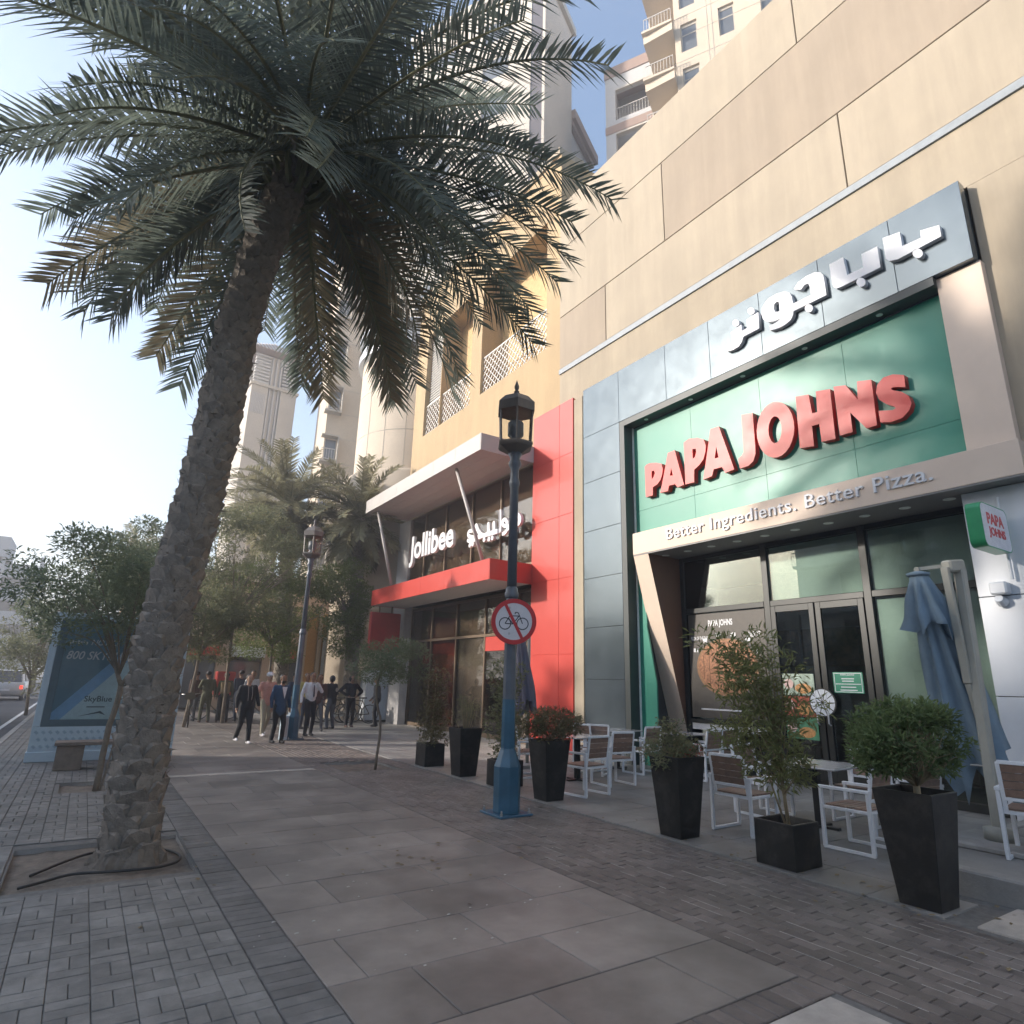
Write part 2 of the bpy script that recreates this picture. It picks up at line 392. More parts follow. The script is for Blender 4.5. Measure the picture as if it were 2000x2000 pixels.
# terrace tiles
for i in range(9):
    for j in range(24):
        x0 = 5.74 + i * .6; y0 = -1.0 + j * .6
        if x0 > 6.3 and y0 < 2.9: continue
        if y0 + .3 < 2.4 and x0 < 6.3: continue
        MB().slab(x0 + .003, x0 + .597, y0 + .003, y0 + .597, -.04, 0.0, .003).build('terrace_tile', m_tile, foot).location.z = rnd.uniform(-.0015, .0015)
MB().slab(5.76, 6.50, 1.75, 2.395, -.05, .004, .006).build('pale_paving_stone', m_pale, foot)
tf = MB()
for i in range(9):
    for j in range(40):
        x0 = 5.74 + i * .6; y0 = 13.4 + j * .6; tf.slab(x0 + .003, x0 + .597, y0 + .003, y0 + .597, -.012, 0.0, .003)
tf.build('terrace_tile_field', m_tile, foot)['kind'] = 'stuff'
# raised platform at the near end of the terrace
plat = struct(MB().box(6.72, 12.2, -6, 3.25, -.05, .165).build('raised_terrace', m_tile))
for k in range(8):
    y1 = 3.25 - k * 1.0; MB().slab(6.54, 6.718, y1 - .996, y1 - .004, -.05, .19, .015).build('platform_kerb', m_kerb, plat)
MB().slab(6.72, 11, 3.254, 3.40, -.05, .18, .012).build('platform_kerb', m_kerb, plat)
# soil in the tree pits
for a, b_, c, d in PITS:
    n = 14; mb = MB(); vs = []
    for i in range(n + 1):
        for j in range(n + 1):
            x = a - .02 + (b_ - a + .04) * i / n; y = c - .02 + (d - c + .04) * j / n
            vs.append((x, y, -0.055 + 0.022 * noise.noise(Vector((x * 5, y * 5, 1))) + 0.02 * noise.noise(Vector((x * 17, y * 17, 4)))))
    mb.add(vs, [(i * (n + 1) + j, (i + 1) * (n + 1) + j, (i + 1) * (n + 1) + j + 1, i * (n + 1) + j + 1) for i in range(n) for j in range(n)])
    so = mb.build('soil', m_dirt, smooth=True); struct(so)
    ed = MB()
    ed.box(a - .03, a, c - .03, d + .03, -.2, -.016); ed.box(b_, b_ + .03, c - .03, d + .03, -.2, -.016); ed.box(a, b_, c - .03, c, -.2, -.016); ed.box(a, b_, d, d + .03, -.2, -.016)
    ed.build('pit_edge', m_kerb, so)
# loose bits on the slabs
m_lit = mat('pale_litter', (0.48, 0.46, 0.42), 0.8)
for k in range(34):
    p = at_z(rnd.uniform(480, 1150), rnd.uniform(1640, 1900))
    s_ = rnd.uniform(.004, .017); o = MB().add([(-s_, -s_ * .6, .003), (s_, -s_ * .4, .003), (s_ * .7, s_ * .6, .005), (-s_ * .6, s_ * .5, .004), (0, 0, .009)], [(0, 1, 4), (1, 2, 4), (2, 3, 4), (3, 0, 4)]).build('gum_spot', m_lit, foot, False); o.location = (p.x, p.y, 0)
# near lane patch and far kerbs of the road
# ================================================================ the corner mall with the pizza shop
m_cream = mat('cream_cladding', (0.375, 0.318, 0.238), 0.75, var=0.05, scale=1.5, bump=0.06, bscale=200, dirt=0.07, streak=.10)
m_tan = mat('tan_cladding', (0.325, 0.265, 0.198), 0.75, var=0.05, scale=1.5, bump=0.06, bscale=200, dirt=0.07, streak=.10)
m_cream2 = mat('cream_render', (0.385, 0.325, 0.24), 0.8, var=0.06, scale=2, bump=0.12, bscale=150, dirt=0.10, streak=.10)
m_line = mat('cladding_joint', (0.30, 0.235, 0.15), 0.8)
m_acm = mat('grey_panel', (0.145, 0.178, 0.198), 0.20, metal=0.75, var=0.04, scale=2, coat=0.2)
m_reveal = mat('dark_reveal', (0.045, 0.055, 0.052), 0.45, var=0.05)
m_green = mat('green_panel', (0.028, 0.235, 0.165), 0.40, var=0.03, scale=1.5, spec=0.55)
m_beige = mat('beige_fascia', (0.68, 0.55, 0.44), 0.6, var=0.04, scale=3)
m_brown = mat('brown_panel', (0.17, 0.09, 0.056), 0.4, var=0.06, coat=0.2)
m_soff = mat('grey_soffit', (0.20, 0.195, 0.185), 0.5, var=0.05)
m_whitep = mat('white_panel', (0.60, 0.63, 0.66), 0.35, var=0.03, coat=0.15)
m_redl = mat('red_letter', (0.60, 0.045, 0.036), 0.4, var=0.03, coat=0.2)
m_wlet = mat('white_letter', (0.66, 0.67, 0.69), 0.45, var=0.02)
m_frame = mat('dark_frame', (0.030, 0.032, 0.030), 0.4, var=0.1, metal=0.3)
m_glass = glass('shop_glass', (0.74, 0.80, 0.78), 1.55, boost=1.15, wavy=0.02)
m_led = mat('led_strip', (0.8, 0.85, 0.8), 0.5)
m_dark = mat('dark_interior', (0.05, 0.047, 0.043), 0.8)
m_intw = mat('interior_wall', (0.55, 0.52, 0.47), 0.8)
m_blind = mat('roller_blind', (0.66, 0.69, 0.64), 0.8, var=0.05)

mall = thing('mall_building', 'large cream clad mall building above and around the green pizza shop', 'building', (11, 5, 0))
XW = 10.25
# backing wall (with the shop opening left free) and roof
wb = MB()
wb.box(XW + .05, 16, 12.05, 13.2, 0, 16.46); wb.box(XW + .05, 16, -14, 2.0, 0, 16.46); wb.box(10.62, 16, 2.0, 12.05, 4.9, 16.46)
wb.build('wall', m_line, mall)
# cladding panels with open joints between them
j = .011
rows = [(14.75, 16.46, (-14, 5.14, 13.2), (m_cream, m_cream)), (12.36, 14.75, (-14, 8.95, 13.2), (m_tan, m_cream)), (10.62, 12.36, (-14, 4.55, 11.15, 13.2), (m_cream, m_cream, m_tan))]
for z0, z1, cuts, mm in rows:
    for a, b_, m_ in zip(cuts[:-1], cuts[1:], mm):
        MB().box(XW, XW + .06, a + j, b_ - j, z0 + j, z1 - j).build('cladding_panel', m_, mall, bevel=.008)
MB().box(XW - .02, XW + .06, -14, 13.2, 10.46, 10.61).build('metal_ledge', mat('pale_ledge', (0.25, 0.28, 0.30), 0.5), mall)
MB().box(XW + .02, XW + .06, -14, 13.2, 9.335, 10.455).build('wall_render', m_cream2, mall)
MB().box(XW + .02, XW + .06, -14, 2.82, 4.95, 9.33).build('wall_render', m_cream2, mall)
MB().box(XW + .02, XW + .06, 11.84, 13.2, 0.0, 9.33).build('wall_render', m_cream2, mall)
MB().box(10.0, 10.262, 11.86, 12.22, 0.0, 9.2).build('pier', m_cream2, mall, bevel=.01)

# ---- the pizza shop front
shop = thing('pizza_shop', 'pizza shop front with grey frame, green sign wall and glass doors', 'shop', (10, 7, 0))
def panels_x(x0, x1, cells, m, name, gap=.004):
    for y0, y1, z0, z1 in cells: MB().box(x0, x1, y0 + gap, y1 - gap, z0 + gap, z1 - gap).build(name, m, shop, bevel=.003)
# grey frame: column and beam
zs = [0, .55, 1.75, 2.95, 4.15, 5.35, 6.65, 7.93, 9.33]
panels_x(10.0, 10.20, [(10.46, 11.83, a, b_) for a, b_ in zip(zs[:-1], zs[1:])], m_acm, 'grey_panel')
ys_ = [2.84, 3.9, 5.15, 6.4, 7.65, 8.9, 10.46]
panels_x(10.0, 10.20, [(a, b_, 7.93, 9.33) for a, b_ in zip(ys_[:-1], ys_[1:])], m_acm, 'grey_panel')
MB().box(10.02, 10.34, 2.86, 11.81, 7.95, 9.31).box(10.02, 10.34, 10.48, 11.81, 0, 7.94).build('frame_core', m_reveal, shop)
MB().box(10.004, 10.33, 10.30, 10.458, 0, 7.922).box(10.004, 10.33, 3.4, 10.298, 7.78, 7.926).build('dark_reveal', m_reveal, shop)
MB().box(10.27, 10.325, 10.265, 10.295, 0, 7.77).build('led_strip', m_led, shop)
MB().box(10.29, 10.325, 3.4, 10.26, 7.745, 7.775).build('trim', m_acm, shop)
for k in range(5):
    MB().lathe([(.05, 7.772), (.05, 7.779)], 10.16, 4.3 + k * 1.35, 12).build('downlight', m_led, shop)
# green wall panels
gz = [4.7, 5.62, 7.78]; gy = [3.30, 5.05, 6.75, 8.5, 10.26]
for a, b_ in zip(gy[:-1], gy[1:]):
    for c, d in zip(gz[:-1], gz[1:]): MB().box(10.30, 10.34, a + .002, b_ - .002, c + .002, d - .002).build('green_panel', m_green, shop, bevel=.002)
gp = [(10.26, 0), (9.80, 0), (9.80, 1.7), (10.03, 2.9), (10.03, 4.698), (10.26, 4.698)]
MB().add([(10.30, a, b_) for a, b_ in gp] + [(10.34, a, b_) for a, b_ in gp], [(0, 1, 2, 3, 4, 5), (11, 10, 9, 8, 7, 6)] + [(i, 6 + i, 6 + (i + 1) % 6, (i + 1) % 6) for i in range(6)]).build('green_strip', m_green, shop)
MB().box(10.345, 11.6, 10.07, 10.46, 0, 4.6).build('side_wall', m_dark, shop)
MB().box(10.345, 10.6, 2.9, 10.3, 4.62, 7.9).build('sign_backing', m_dark, shop)
# beige fascia, right column, soffit
MB().box(9.96, 10.298, 2.74, 10.06, 4.50, 5.0).box(10.298, 11.05, 2.74, 3.7, 4.50, 5.0).build('fascia', m_beige, shop, bevel=.006)
MB().box(10.12, 10.298, 2.80, 3.40, 5.002, 7.92).build('beige_column', m_beige, shop, bevel=.006)
MB().box(9.965, 11.3, 2.76, 10.05, 4.47, 4.498).build('soffit', m_soff, shop)
for k in range(11):
    y = 3.2 + k * .63; MB().lathe([(.065, 4.462), (.065, 4.4695)], 10.42, y, 14).lathe([(.085, 4.466), (.085, 4.4696)], 10.42, y, 14).build('downlight', m_led, shop)
# slanting side fin of the portal: broad at the top, narrow at the foot
def fin(y0, y1, xt, xb, xback, z1):
    vs = [(xt, y0, z1), (xt, y1, z1), (xb, y1, 0), (xb, y0, 0), (xback, y0, z1), (xback, y1, z1), (xback, y1, 0), (xback, y0, 0)]
    return vs, [(0, 1, 2, 3), (0, 3, 7, 4), (1, 5, 6, 2), (4, 7, 6, 5), (3, 2, 6, 7), (0, 4, 5, 1)]
v_, f_ = fin(9.60, 10.05, 9.97, 11.16, 11.3, 4.468)
fo = MB(); fo.add(v_, [f_[0]], 0); fo.add(v_, f_[1:], 1); fo.build('portal_fin', [m_beige, m_brown], shop)
# white cladding pier right of the glass
for a, b_ in ((0, 1.62), (1.62, 2.95), (2.95, 4.468)):
    MB().box(10.27, 11.2, 2.02, 3.62, a + .006, b_ - .006).build('white_panel', m_whitep, shop, bevel=.004)
MB().box(10.3, 11.15, 2.05, 3.60, 0, 4.46).build('pier_core', m_dark, shop)
MB().box(10.27, 11.2, -3, 2.0, 0, 4.9).build('white_panel', m_whitep, shop)
# window wall: x = 11.0
XG = 11.0
fr = MB()
def hbar(y0, y1, z, h=.09): fr.box(XG - .05, XG + .05, y0, y1, z - h / 2, z + h / 2)
def vbar(y, z0, z1, w=.09): fr.box(XG - .052, XG + .052, y - w / 2, y + w / 2, z0, z1)
for y, w in ((9.54, .10), (7.42, .13), (5.47, .13), (3.69, .12)): vbar(y, 0, 4.465, w)
for a, b_ in ((7.49, 9.48), (5.54, 7.35), (3.75, 5.40)):
    hbar(a, b_, 4.42); hbar(a, b_, 3.25, .11); hbar(a, b_, .06, .12)
hbar(7.49, 9.48, .95, .07); hbar(3.75, 5.40, .95, .07)
fr.build('window_frame', m_frame, shop, bevel=.006)
for a, b_ in ((7.49, 9.48), (5.54, 7.35), (3.75, 5.40)): MB().box(XG - .006, XG + .006, a, b_, 3.31, 4.37).build('pane', m_glass, shop)
for a, b_ in ((7.49, 9.48), (3.75, 5.40)):
    MB().box(XG - .006, XG + .006, a, b_, .99, 3.19).build('pane', m_glass, shop); MB().box(XG - .006, XG + .006, a, b_, .13, .91).build('pane', m_glass, shop)
# double doors
for a, b_, hy in ((6.46, 7.34, 6.55), (5.55, 6.43, 6.35)):
    d = MB()
    d.box(XG - .07, XG - .02, a, a + .10, .125, 3.19); d.box(XG - .07, XG - .02, b_ - .10, b_, .125, 3.19); d.box(XG - .068, XG - .022, a + .10, b_ - .10, .125, .36); d.box(XG - .068, XG - .022, a + .10, b_ - .10, 3.07, 3.19)
    dr = d.build('door', m_frame, shop, bevel=.004)
    MB().box(XG - .048, XG - .040, a + .10, b_ - .10, .36, 3.07).build('pane', m_glass, dr)
    MB().tube([(XG - .075, hy, 1.05), (XG - .13, hy, 1.08), (XG - .13, hy, 1.62), (XG - .075, hy, 1.65)], .014, 8).build('handle', m_wlet, dr, True)
# wall decor behind the glass: interior
it_ = MB(); it_.box(15.3, 15.4, 1.8, 12.2, 0, 4.45); it_.box(11.2, 15.3, 12.0, 12.1, 0, 4.45); it_.box(11.2, 15.3, 1.9, 2.0, 0, 4.45)
it_.build('interior_wall', m_intw, shop)
MB().box(11.06, 15.3, 2.0, 12.0, -.02, .012).build('interior_floor', m_tile, shop)
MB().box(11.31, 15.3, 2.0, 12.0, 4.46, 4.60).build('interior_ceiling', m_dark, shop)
MB().box(13.6, 14.1, 4, 11, .02, 1.1).build('counter', m_brown, shop, bevel=.02)
for k in range(4): MB().box(14.9, 15.28, 4.4 + k * 1.7, 5.8 + k * 1.7, 2.2, 3.1).build('menu_board', mat('menu_print', (0.35, 0.22, 0.12), 0.5, var=0.5, scale=7), shop)
# blinds and posters on the glass
MB().box(XG + .03, XG + .04, 3.78, 5.38, 1.00, 3.15).build('roller_blind', m_blind, shop)
MB().box(XG + .03, XG + .04, 5.56, 7.33, 3.32, 4.36).build('window_film', m_blind, shop); MB().box(XG + .03, XG + .04, 3.77, 5.38, 3.32, 4.36).build('window_film', m_blind, shop)
m_post = mat('dark_poster', (0.085, 0.076, 0.064), 0.55, var=0.15)
pizza_y, pizza_z = 8.55, 2.05
MB().box(XG - .012, XG - .0075, 7.52, 9.44, 1.02, 3.17).build('window_poster', m_post, shop)
m_crust = mat('pizza_crust', (0.30, 0.155, 0.075), 0.6, var=0.3, scale=14); m_chz = mat('pizza_topping', (0.33, 0.15, 0.075), 0.6, var=0.6, scale=22)
def disc(cy, cz, ry, rz_, x, n=32): return MB().add([(x, cy + ry * math.cos(2 * math.pi * i / n), cz + rz_ * math.sin(2 * math.pi * i / n)) for i in range(n)], [tuple(range(n))])
pz = disc(pizza_y - .05, pizza_z, .76, .58, XG - .0128).build('pizza_print', m_crust, shop)
disc(pizza_y - .05, pizza_z + .01, .70, .52, XG - .0134).build('pizza_top_print', m_chz, shop)
m_cut = mat('print_line', (0.14, 0.07, 0.03), 0.7)
for k in range(7):
    t = R(-60 + k * 20); y_ = pizza_y - .05 + .66 * math.sin(t); h_ = .50 * math.cos(t)
    MB().box(XG - .0142, XG - .0138, y_ - .008, y_ + .008, pizza_z - h_, pizza_z + h_).build('print_line', m_cut, shop)
def print_text(txt, w, y, z, h=None, m=None, off=.0, x=XG - .0133, parent=shop, name='lettering'):
    me = fit(text_mesh(name, txt, m or m_wlet, 1, .001, off), w, h); return link(name, place(me, face_street(x, y, z)), parent)
print_text('PAPA JOHNS', .62, 8.90, 2.86, .17, off=.03)
print_text('PIZZA OF THE DAY', .46, 9.38, 2.62, .075, off=.02)
for k in range(6):
    t = R(28 + k * 24); ty = pizza_y - .05 - .9 * math.cos(t); tz = pizza_z + .67 * math.sin(t)
    MB().box(XG - .0142, XG - .0125, ty - .06, ty + .06, tz - .04, tz + .04).build('print_tab', m_wlet, shop)
print_text('ONLY 17', .34, 7.98, 2.63, .11, off=.02)
MB().box(XG - .0142, XG - .0125, 8.2, 9.2, 1.18, 1.21).build('print_bar', m_wlet, shop)
MB().box(XG - .012, XG - .0075, 7.5, 9.46, .78, .905).build('white_band', m_wlet, shop)
# door stickers
def sticker(y0, y1, z0, z1, m, name='door_sticker', x=XG - .050): return MB().box(x - .002, x, y0, y1, z0, z1).build(name, m, shop)
m_st1 = mat('sticker_green', (0.10, 0.30, 0.16), 0.5, var=0.3, scale=9); m_st2 = mat('sticker_red', (0.40, 0.09, 0.05), 0.5, var=0.3, scale=9); m_st3 = mat('sticker_pale', (0.40, 0.50, 0.40), 0.5, var=0.4, scale=8)
m_piz = mat('sticker_pizza', (0.65, 0.33, 0.12), 0.5, var=0.4, scale=16); m_pink = mat('sticker_badge', (0.72, 0.50, 0.45), 0.5)
for z0, z1, m_ in ((1.54, 1.92, m_st3), (1.17, 1.52, m_st2), (.78, 1.15, m_st1)):
    sticker(6.60, 7.22, z0, z1, m_)
    disc(6.82, z0 + .12, .16, .09, XG - .0526).build('sticker_pizza', m_piz, shop); disc(7.10, z0 + .20, .10, .09, XG - .0526, 9).build('sticker_badge', m_pink, shop)
sticker(5.72, 6.24, 1.60, 1.95, mat('notice_green', (0.02, 0.22, 0.13), 0.5), 'door_notice')
nb = MB()
for a, b_, c, d in ((5.74, 6.22, 1.925, 1.935), (5.74, 6.22, 1.615, 1.625), (5.74, 5.75, 1.625, 1.925), (6.21, 6.22, 1.625, 1.925), (5.76, 6.20, 1.745, 1.757)): nb.box(XG - .0535, XG - .0525, a, b_, c, d)
nb.build('notice_border', m_wlet, shop)
print_text('PAPA JOHNS', .24, 6.10, 1.885, .035, x=XG - .053, off=.02)
for k, (z, w_) in enumerate(((1.84, .22), (1.80, .2), (1.70, .26), (1.65, .3))): MB().box(XG - .0535, XG - .0525, 5.98 - w_ / 2, 5.98 + w_ / 2, z - .008, z + .008).build('print_bar', m_wlet, shop)
# round door pull: a cut pizza of white wedges
pull = MB().lathe([(.25, 0), (.25, .03)], 0, 0, 28, M=Matrix(((0, 0, -1, XG - .10), (-1, 0, 0, 6.43), (0, 1, 0, 1.43), (0, 0, 0, 1)))).build('door_pull', m_frame, shop)
for k in range(10):
    a0 = 2 * math.pi * k / 10 + .03; a1 = 2 * math.pi * (k + 1) / 10 - .03; x = XG - .135
    pts = [(x, 6.43 + .02 * math.cos((a0 + a1) / 2), 1.43 + .02 * math.sin((a0 + a1) / 2))] + [(x, 6.43 + .225 * math.cos(a0 + (a1 - a0) * q / 3), 1.43 + .225 * math.sin(a0 + (a1 - a0) * q / 3)) for q in range(4)]
    MB().add(pts, [tuple(range(5))]).build('wedge', mat('pull_white', (0.70, 0.74, 0.78), 0.35), pull)

# ---- letters traced on the planes they stand on
def trace(pts, ox, oy, sc, x):
    out = []
    for a, b_ in pts:
        p = at_x(ox + a / sc, oy + b_ / sc, x); out.append((-p.y, p.z))
    return out
def smooth(pts, it_=1):
    for _ in range(it_):
        q = []
        for i in range(len(pts)):
            a, b_ = pts[i], pts[(i + 1) % len(pts)]
            q += [(a[0] * .75 + b_[0] * .25, a[1] * .75 + b_[1] * .25), (a[0] * .25 + b_[0] * .75, a[1] * .25 + b_[1] * .75)]
        pts = q
    return pts
def ell(cx, cy, rx, ry, n=20, sk=0.0): return [(cx + rx * math.cos(2 * math.pi * i / n) , cy + ry * math.sin(2 * math.pi * i / n) + sk * rx * math.cos(2 * math.pi * i / n)) for i in range(n)]
def solid(name, loops, x, depth, m, parent):
    me = curve_mesh(name, loops, m, depth, 0.0)
    return link(name, place(me, face_street(x + depth / 2, 0, 0)), parent)
sign = thing('shop_sign', 'big red raised letters PAPA JOHNS on the green wall', 'sign', (10.3, 7, 6))
XL = 10.165
A_ = (1240, 700, 6.44); B_ = (1520, 700, 6.44)
L = [(A_, [(125, 1362), (150, 1335), (190, 1318), (270, 1313), (335, 1325), (350, 1390), (345, 1450), (320, 1530), (280, 1585), (225, 1620), (225, 1720), (138, 1746)], [(210, 1420), (240, 1410), (250, 1445), (235, 1490), (212, 1520)]),
     (A_, [(415, 1190), (500, 1155), (618, 1588), (535, 1622), (505, 1580), (430, 1600), (415, 1668), (320, 1690)], [(455, 1380), (478, 1470), (440, 1475)]),
     (A_, [(615, 1060), (680, 1012), (790, 1000), (865, 1020), (892, 1100), (885, 1180), (860, 1270), (810, 1340), (745, 1400), (745, 1555), (635, 1585)], [(722, 1140), (765, 1135), (770, 1180), (755, 1240), (728, 1260)]),
     (A_, [(950, 890), (1055, 855), (1250, 1395), (1135, 1440), (1095, 1365), (990, 1395), (970, 1480), (860, 1525)], [(1022, 1110), (1052, 1245), (1003, 1258)]),
     (A_, [(1340, 710), (1480, 685), (1513, 1100), (1516, 1200), (1490, 1290), (1430, 1350), (1320, 1385), (1300, 1260), (1345, 1222), (1368, 1180), (1365, 1100)], None),
     (A_, ell(1768, 896, 236, 352, 26, -.10), ell(1763, 896, 84, 170, 18, -.05)),
     (B_, [(218, 480), (382, 455), (425, 692), (490, 674), (472, 415), (650, 385), (720, 1012), (545, 1050), (515, 825), (425, 850), (450, 1103), (272, 1128)], None),
     (B_, [(695, 355), (845, 338), (1000, 520), (990, 290), (1170, 268), (1242, 840), (1110, 880), (905, 680), (935, 925), (775, 972)], None),
     (B_, [(1600, 360), (1580, 208), (1440, 200), (1320, 240), (1245, 330), (1228, 430), (1270, 520), (1360, 575), (1450, 600), (1478, 625), (1440, 650), (1260, 660), (1285, 805), (1420, 800), (1560, 750), (1650, 650), (1675, 560), (1640, 470), (1550, 420), (1440, 400), (1415, 380), (1450, 360)], None)]
for fr_, o_, h_ in L:
    lp = [trace(o_, *fr_, XL)]
    if h_: lp.append(trace(h_, *fr_, XL))
    solid('letter', lp, XL, .13, m_redl, sign)
C_ = (1400, 500, 7.43); D_ = (1600, 410, 7.43)
ars = thing('shop_sign', 'white raised Arabic lettering on the grey beam above the green wall', 'sign', (10, 5, 8.5))
XA = 9.905
AR = [(C_, [(600, 815), (615, 1050), (395, 1165), (378, 1185), (365, 1240), (320, 1310), (240, 1360), (150, 1388), (142, 1325), (195, 1295), (222, 1260), (205, 1110), (355, 995), (362, 1085), (440, 1045), (430, 925)], None),
      (C_, ell(497, 798, 50, 50), None), (C_, ell(275, 972, 48, 50), None), (C_, ell(1335, 758, 58, 58), None),
      (C_, [(1115, 482), (1180, 380), (1300, 290), (1420, 235), (1500, 235), (1545, 280), (1565, 400), (1590, 565), (1112, 800), (1105, 860), (1070, 930), (1000, 990), (900, 1045), (775, 1080), (760, 1015), (860, 965), (930, 908), (840, 945), (740, 960), (670, 920), (645, 830), (660, 740), (740, 620), (860, 550), (980, 515), (1050, 530), (1085, 590), (1108, 690), (1370, 565), (1345, 430), (1322, 395), (1270, 420), (1220, 488)], [(830, 700), (870, 660), (900, 670), (910, 800), (850, 815), (825, 770)]),
      (D_, [(145, 790), (345, 685), (405, 945), (640, 830), (612, 640), (840, 530), (890, 830), (330, 1110), (250, 1140), (205, 1120), (185, 1060)], None), (D_, ell(605, 1048, 66, 66), None),
      (D_, [(920, 410), (1165, 320), (1205, 525), (1475, 405), (1465, 300), (1740, 220), (1770, 380), (1140, 715), (1020, 740), (970, 710), (950, 620)], None), (D_, ell(1428, 630, 74, 68), None)]
for fr_, o_, h_ in AR:
    lp = [trace(o_, *fr_, XA)]
    if h_: lp.append(trace(h_, *fr_, XA))
    solid('letter', lp, XA, .09, m_wlet, ars)
# tagline on the fascia
tl = thing('tagline_sign', 'white raised words Better Ingredients. Better Pizza. on the beige fascia', 'sign', (9.96, 6, 4.7))
p0 = at_x(1302, 1062, 9.93); p1 = at_x(1822, 938, 9.93)
me = fit(text_mesh('lettering', 'Better Ingredients. Better Pizza.', m_wlet, 1, .03, .006, spacing=1.08), p0.y - p1.y, .32)
split_letters(me, face_street(9.943, p0.y, 4.60), tl)
# green blade sign
bs = thing('blade_sign', 'small white hanging sign with green rim reading PAPA JOHNS on the white pier', 'sign', (10.2, 3.17, 3.75))
def rrect(w, h, r, n=5, corners=(1, 1, 1, 1)):
    pts = []
    for (cx, cy, a0), on in zip(((w - r, h - r, 0), (r, h - r, 90), (r, r, 180), (w - r, r, 270)), corners):
        if on: pts += [(cx + r * math.cos(R(a0 + 90 * k / n)), cy + r * math.sin(R(a0 + 90 * k / n))) for k in range(n + 1)]
        else: pts.append((w if a0 in (0, 270) else 0, h if a0 in (0, 90) else 0))
    return pts
m_grim = mat('green_rim', (0.03, 0.30, 0.12), 0.35, coat=.2)
link('sign_box', place(curve_mesh('sign_box', [rrect(.86, .60, .10)], m_grim, .17), face_south(9.27, 3.17, 3.47)), bs)
link('sign_face', place(curve_mesh('sign_face', [rrect(.83, .57, .09)], mat('sign_white', (0.74, 0.74, 0.77), .4), .172), face_south(9.285, 3.17, 3.485)), bs)
for tx, zz in (('PAPA', 3.79), ('JOHNS', 3.60)):
    split_letters(fit(text_mesh('lettering', tx, m_redl, 1, .004, .03), .52, .155), face_south(9.44, 3.082, zz), bs)
MB().tube([(10.2, 3.17, 4.3), (10.2, 3.17, 3.15)], .02, 8).bar((10.13, 3.17, 3.77), (10.21, 3.17, 3.77), .05).build('bracket', m_whitep, bs)
jb = thing('floodlight', 'small white floodlight on an arm under the blade sign', 'lamp', (10.22, 3.3, 2.95))
MB().box(10.08, 10.268, 3.22, 3.42, 2.95, 3.12).build('junction_box', m_whitep, jb, bevel=.02); MB().lathe([(.05, 0), (.075, .12), (.06, .15)], 0, 0, 10, M=Matrix.Translation((10.12, 3.34, 2.9)) @ Matrix.Rotation(R(110), 4, 'Y')).build('lamp_head', m_whitep, jb)

# ================================================================ the fried chicken shop
m_red = mat('red_panel', (0.50, 0.050, 0.036), 0.38, var=0.04, scale=2, coat=0.25)
m_can = mat('grey_canopy', (0.44, 0.42, 0.395), 0.5, var=0.04, scale=2)
m_cans = mat('canopy_soffit', (0.46, 0.435, 0.41), 0.55, var=0.05, scale=3)
m_brz = mat('bronze_frame', (0.16, 0.115, 0.075), 0.45, var=0.1, metal=0.3)
m_yel = mat('yellow_render', (0.43, 0.315, 0.18), 0.8, var=0.05, scale=1.2, bump=0.12, bscale=120, dirt=0.06, streak=.08)
m_glass2 = glass('brown_glass', (0.86, 0.80, 0.74), 1.5, boost=0.9, wavy=0.03)
jol = thing('chicken_shop', 'restaurant front with red pillar, grey upper canopy and red lower canopy', 'shop', (10, 18, 0))
for a, b_, c in ((0, .75, 0), (.75, 2.35, 0), (2.35, 4.3, 0), (4.3, 6.0, 0), (6.0, 7.7, 0), (7.7, 9.3, 0)):
    for y0, y1 in ((12.26, 12.86), (12.86, 14.12)):
        MB().box(10.0, 10.06, y0 + .004, y1 - .004, a + .004, b_ - .004).build('red_panel', m_red, jol, bevel=.003)
MB().box(10.01, 10.6, 12.27, 14.11, 0, 9.28).build('pillar_core', m_red, jol)
# canopies
def canopy(x0, y0, y1, z0, z1, m, ms, name, cuts):
    ys2 = [y0 + (y1 - y0) * k / cuts for k in range(cuts + 1)]
    for a, b_ in zip(ys2[:-1], ys2[1:]): MB().box(x0, x0 + .03, a + .003, b_ - .003, z0, z1).build(name + '_panel', m, jol, bevel=.003)
    MB().box(x0 + .005, 9.998, y0 - .03, y0 - .001, z0, z1).box(x0 + .005, 9.998, y1 + .001, y1 + .03, z0, z1).box(x0 + .03, 9.998, y0, y1, z1 - .03, z1 - .003).build(name + '_edge', m, jol)
    n = 4
    for k in range(n):
        a = x0 + .034 + (9.99 - x0 - .034) * k / n; b_ = x0 + .034 + (9.99 - x0 - .034) * (k + 1) / n
        for q in range(3):
            c = y0 + (y1 - y0) * q / 3; d = y0 + (y1 - y0) * (q + 1) / 3
            MB().box(a + .003, b_ - .003, c + .003, d - .003, z0 + .012, z0 + .03).build('soffit_panel', ms, jol)
canopy(8.17, 14.12, 22.88, 7.90, 8.40, m_can, m_cans, 'canopy', 6)
canopy(8.60, 14.12, 22.6, 4.29, 4.86, m_red, m_cans, 'red_canopy', 4)
for ya, yb in ((16.0, 15.5), (22.3, 22.3)): MB().tube([(8.45, ya, 7.91), (9.3, yb, 4.85)], .055, 10).build('canopy_strut', m_cans, jol, True)
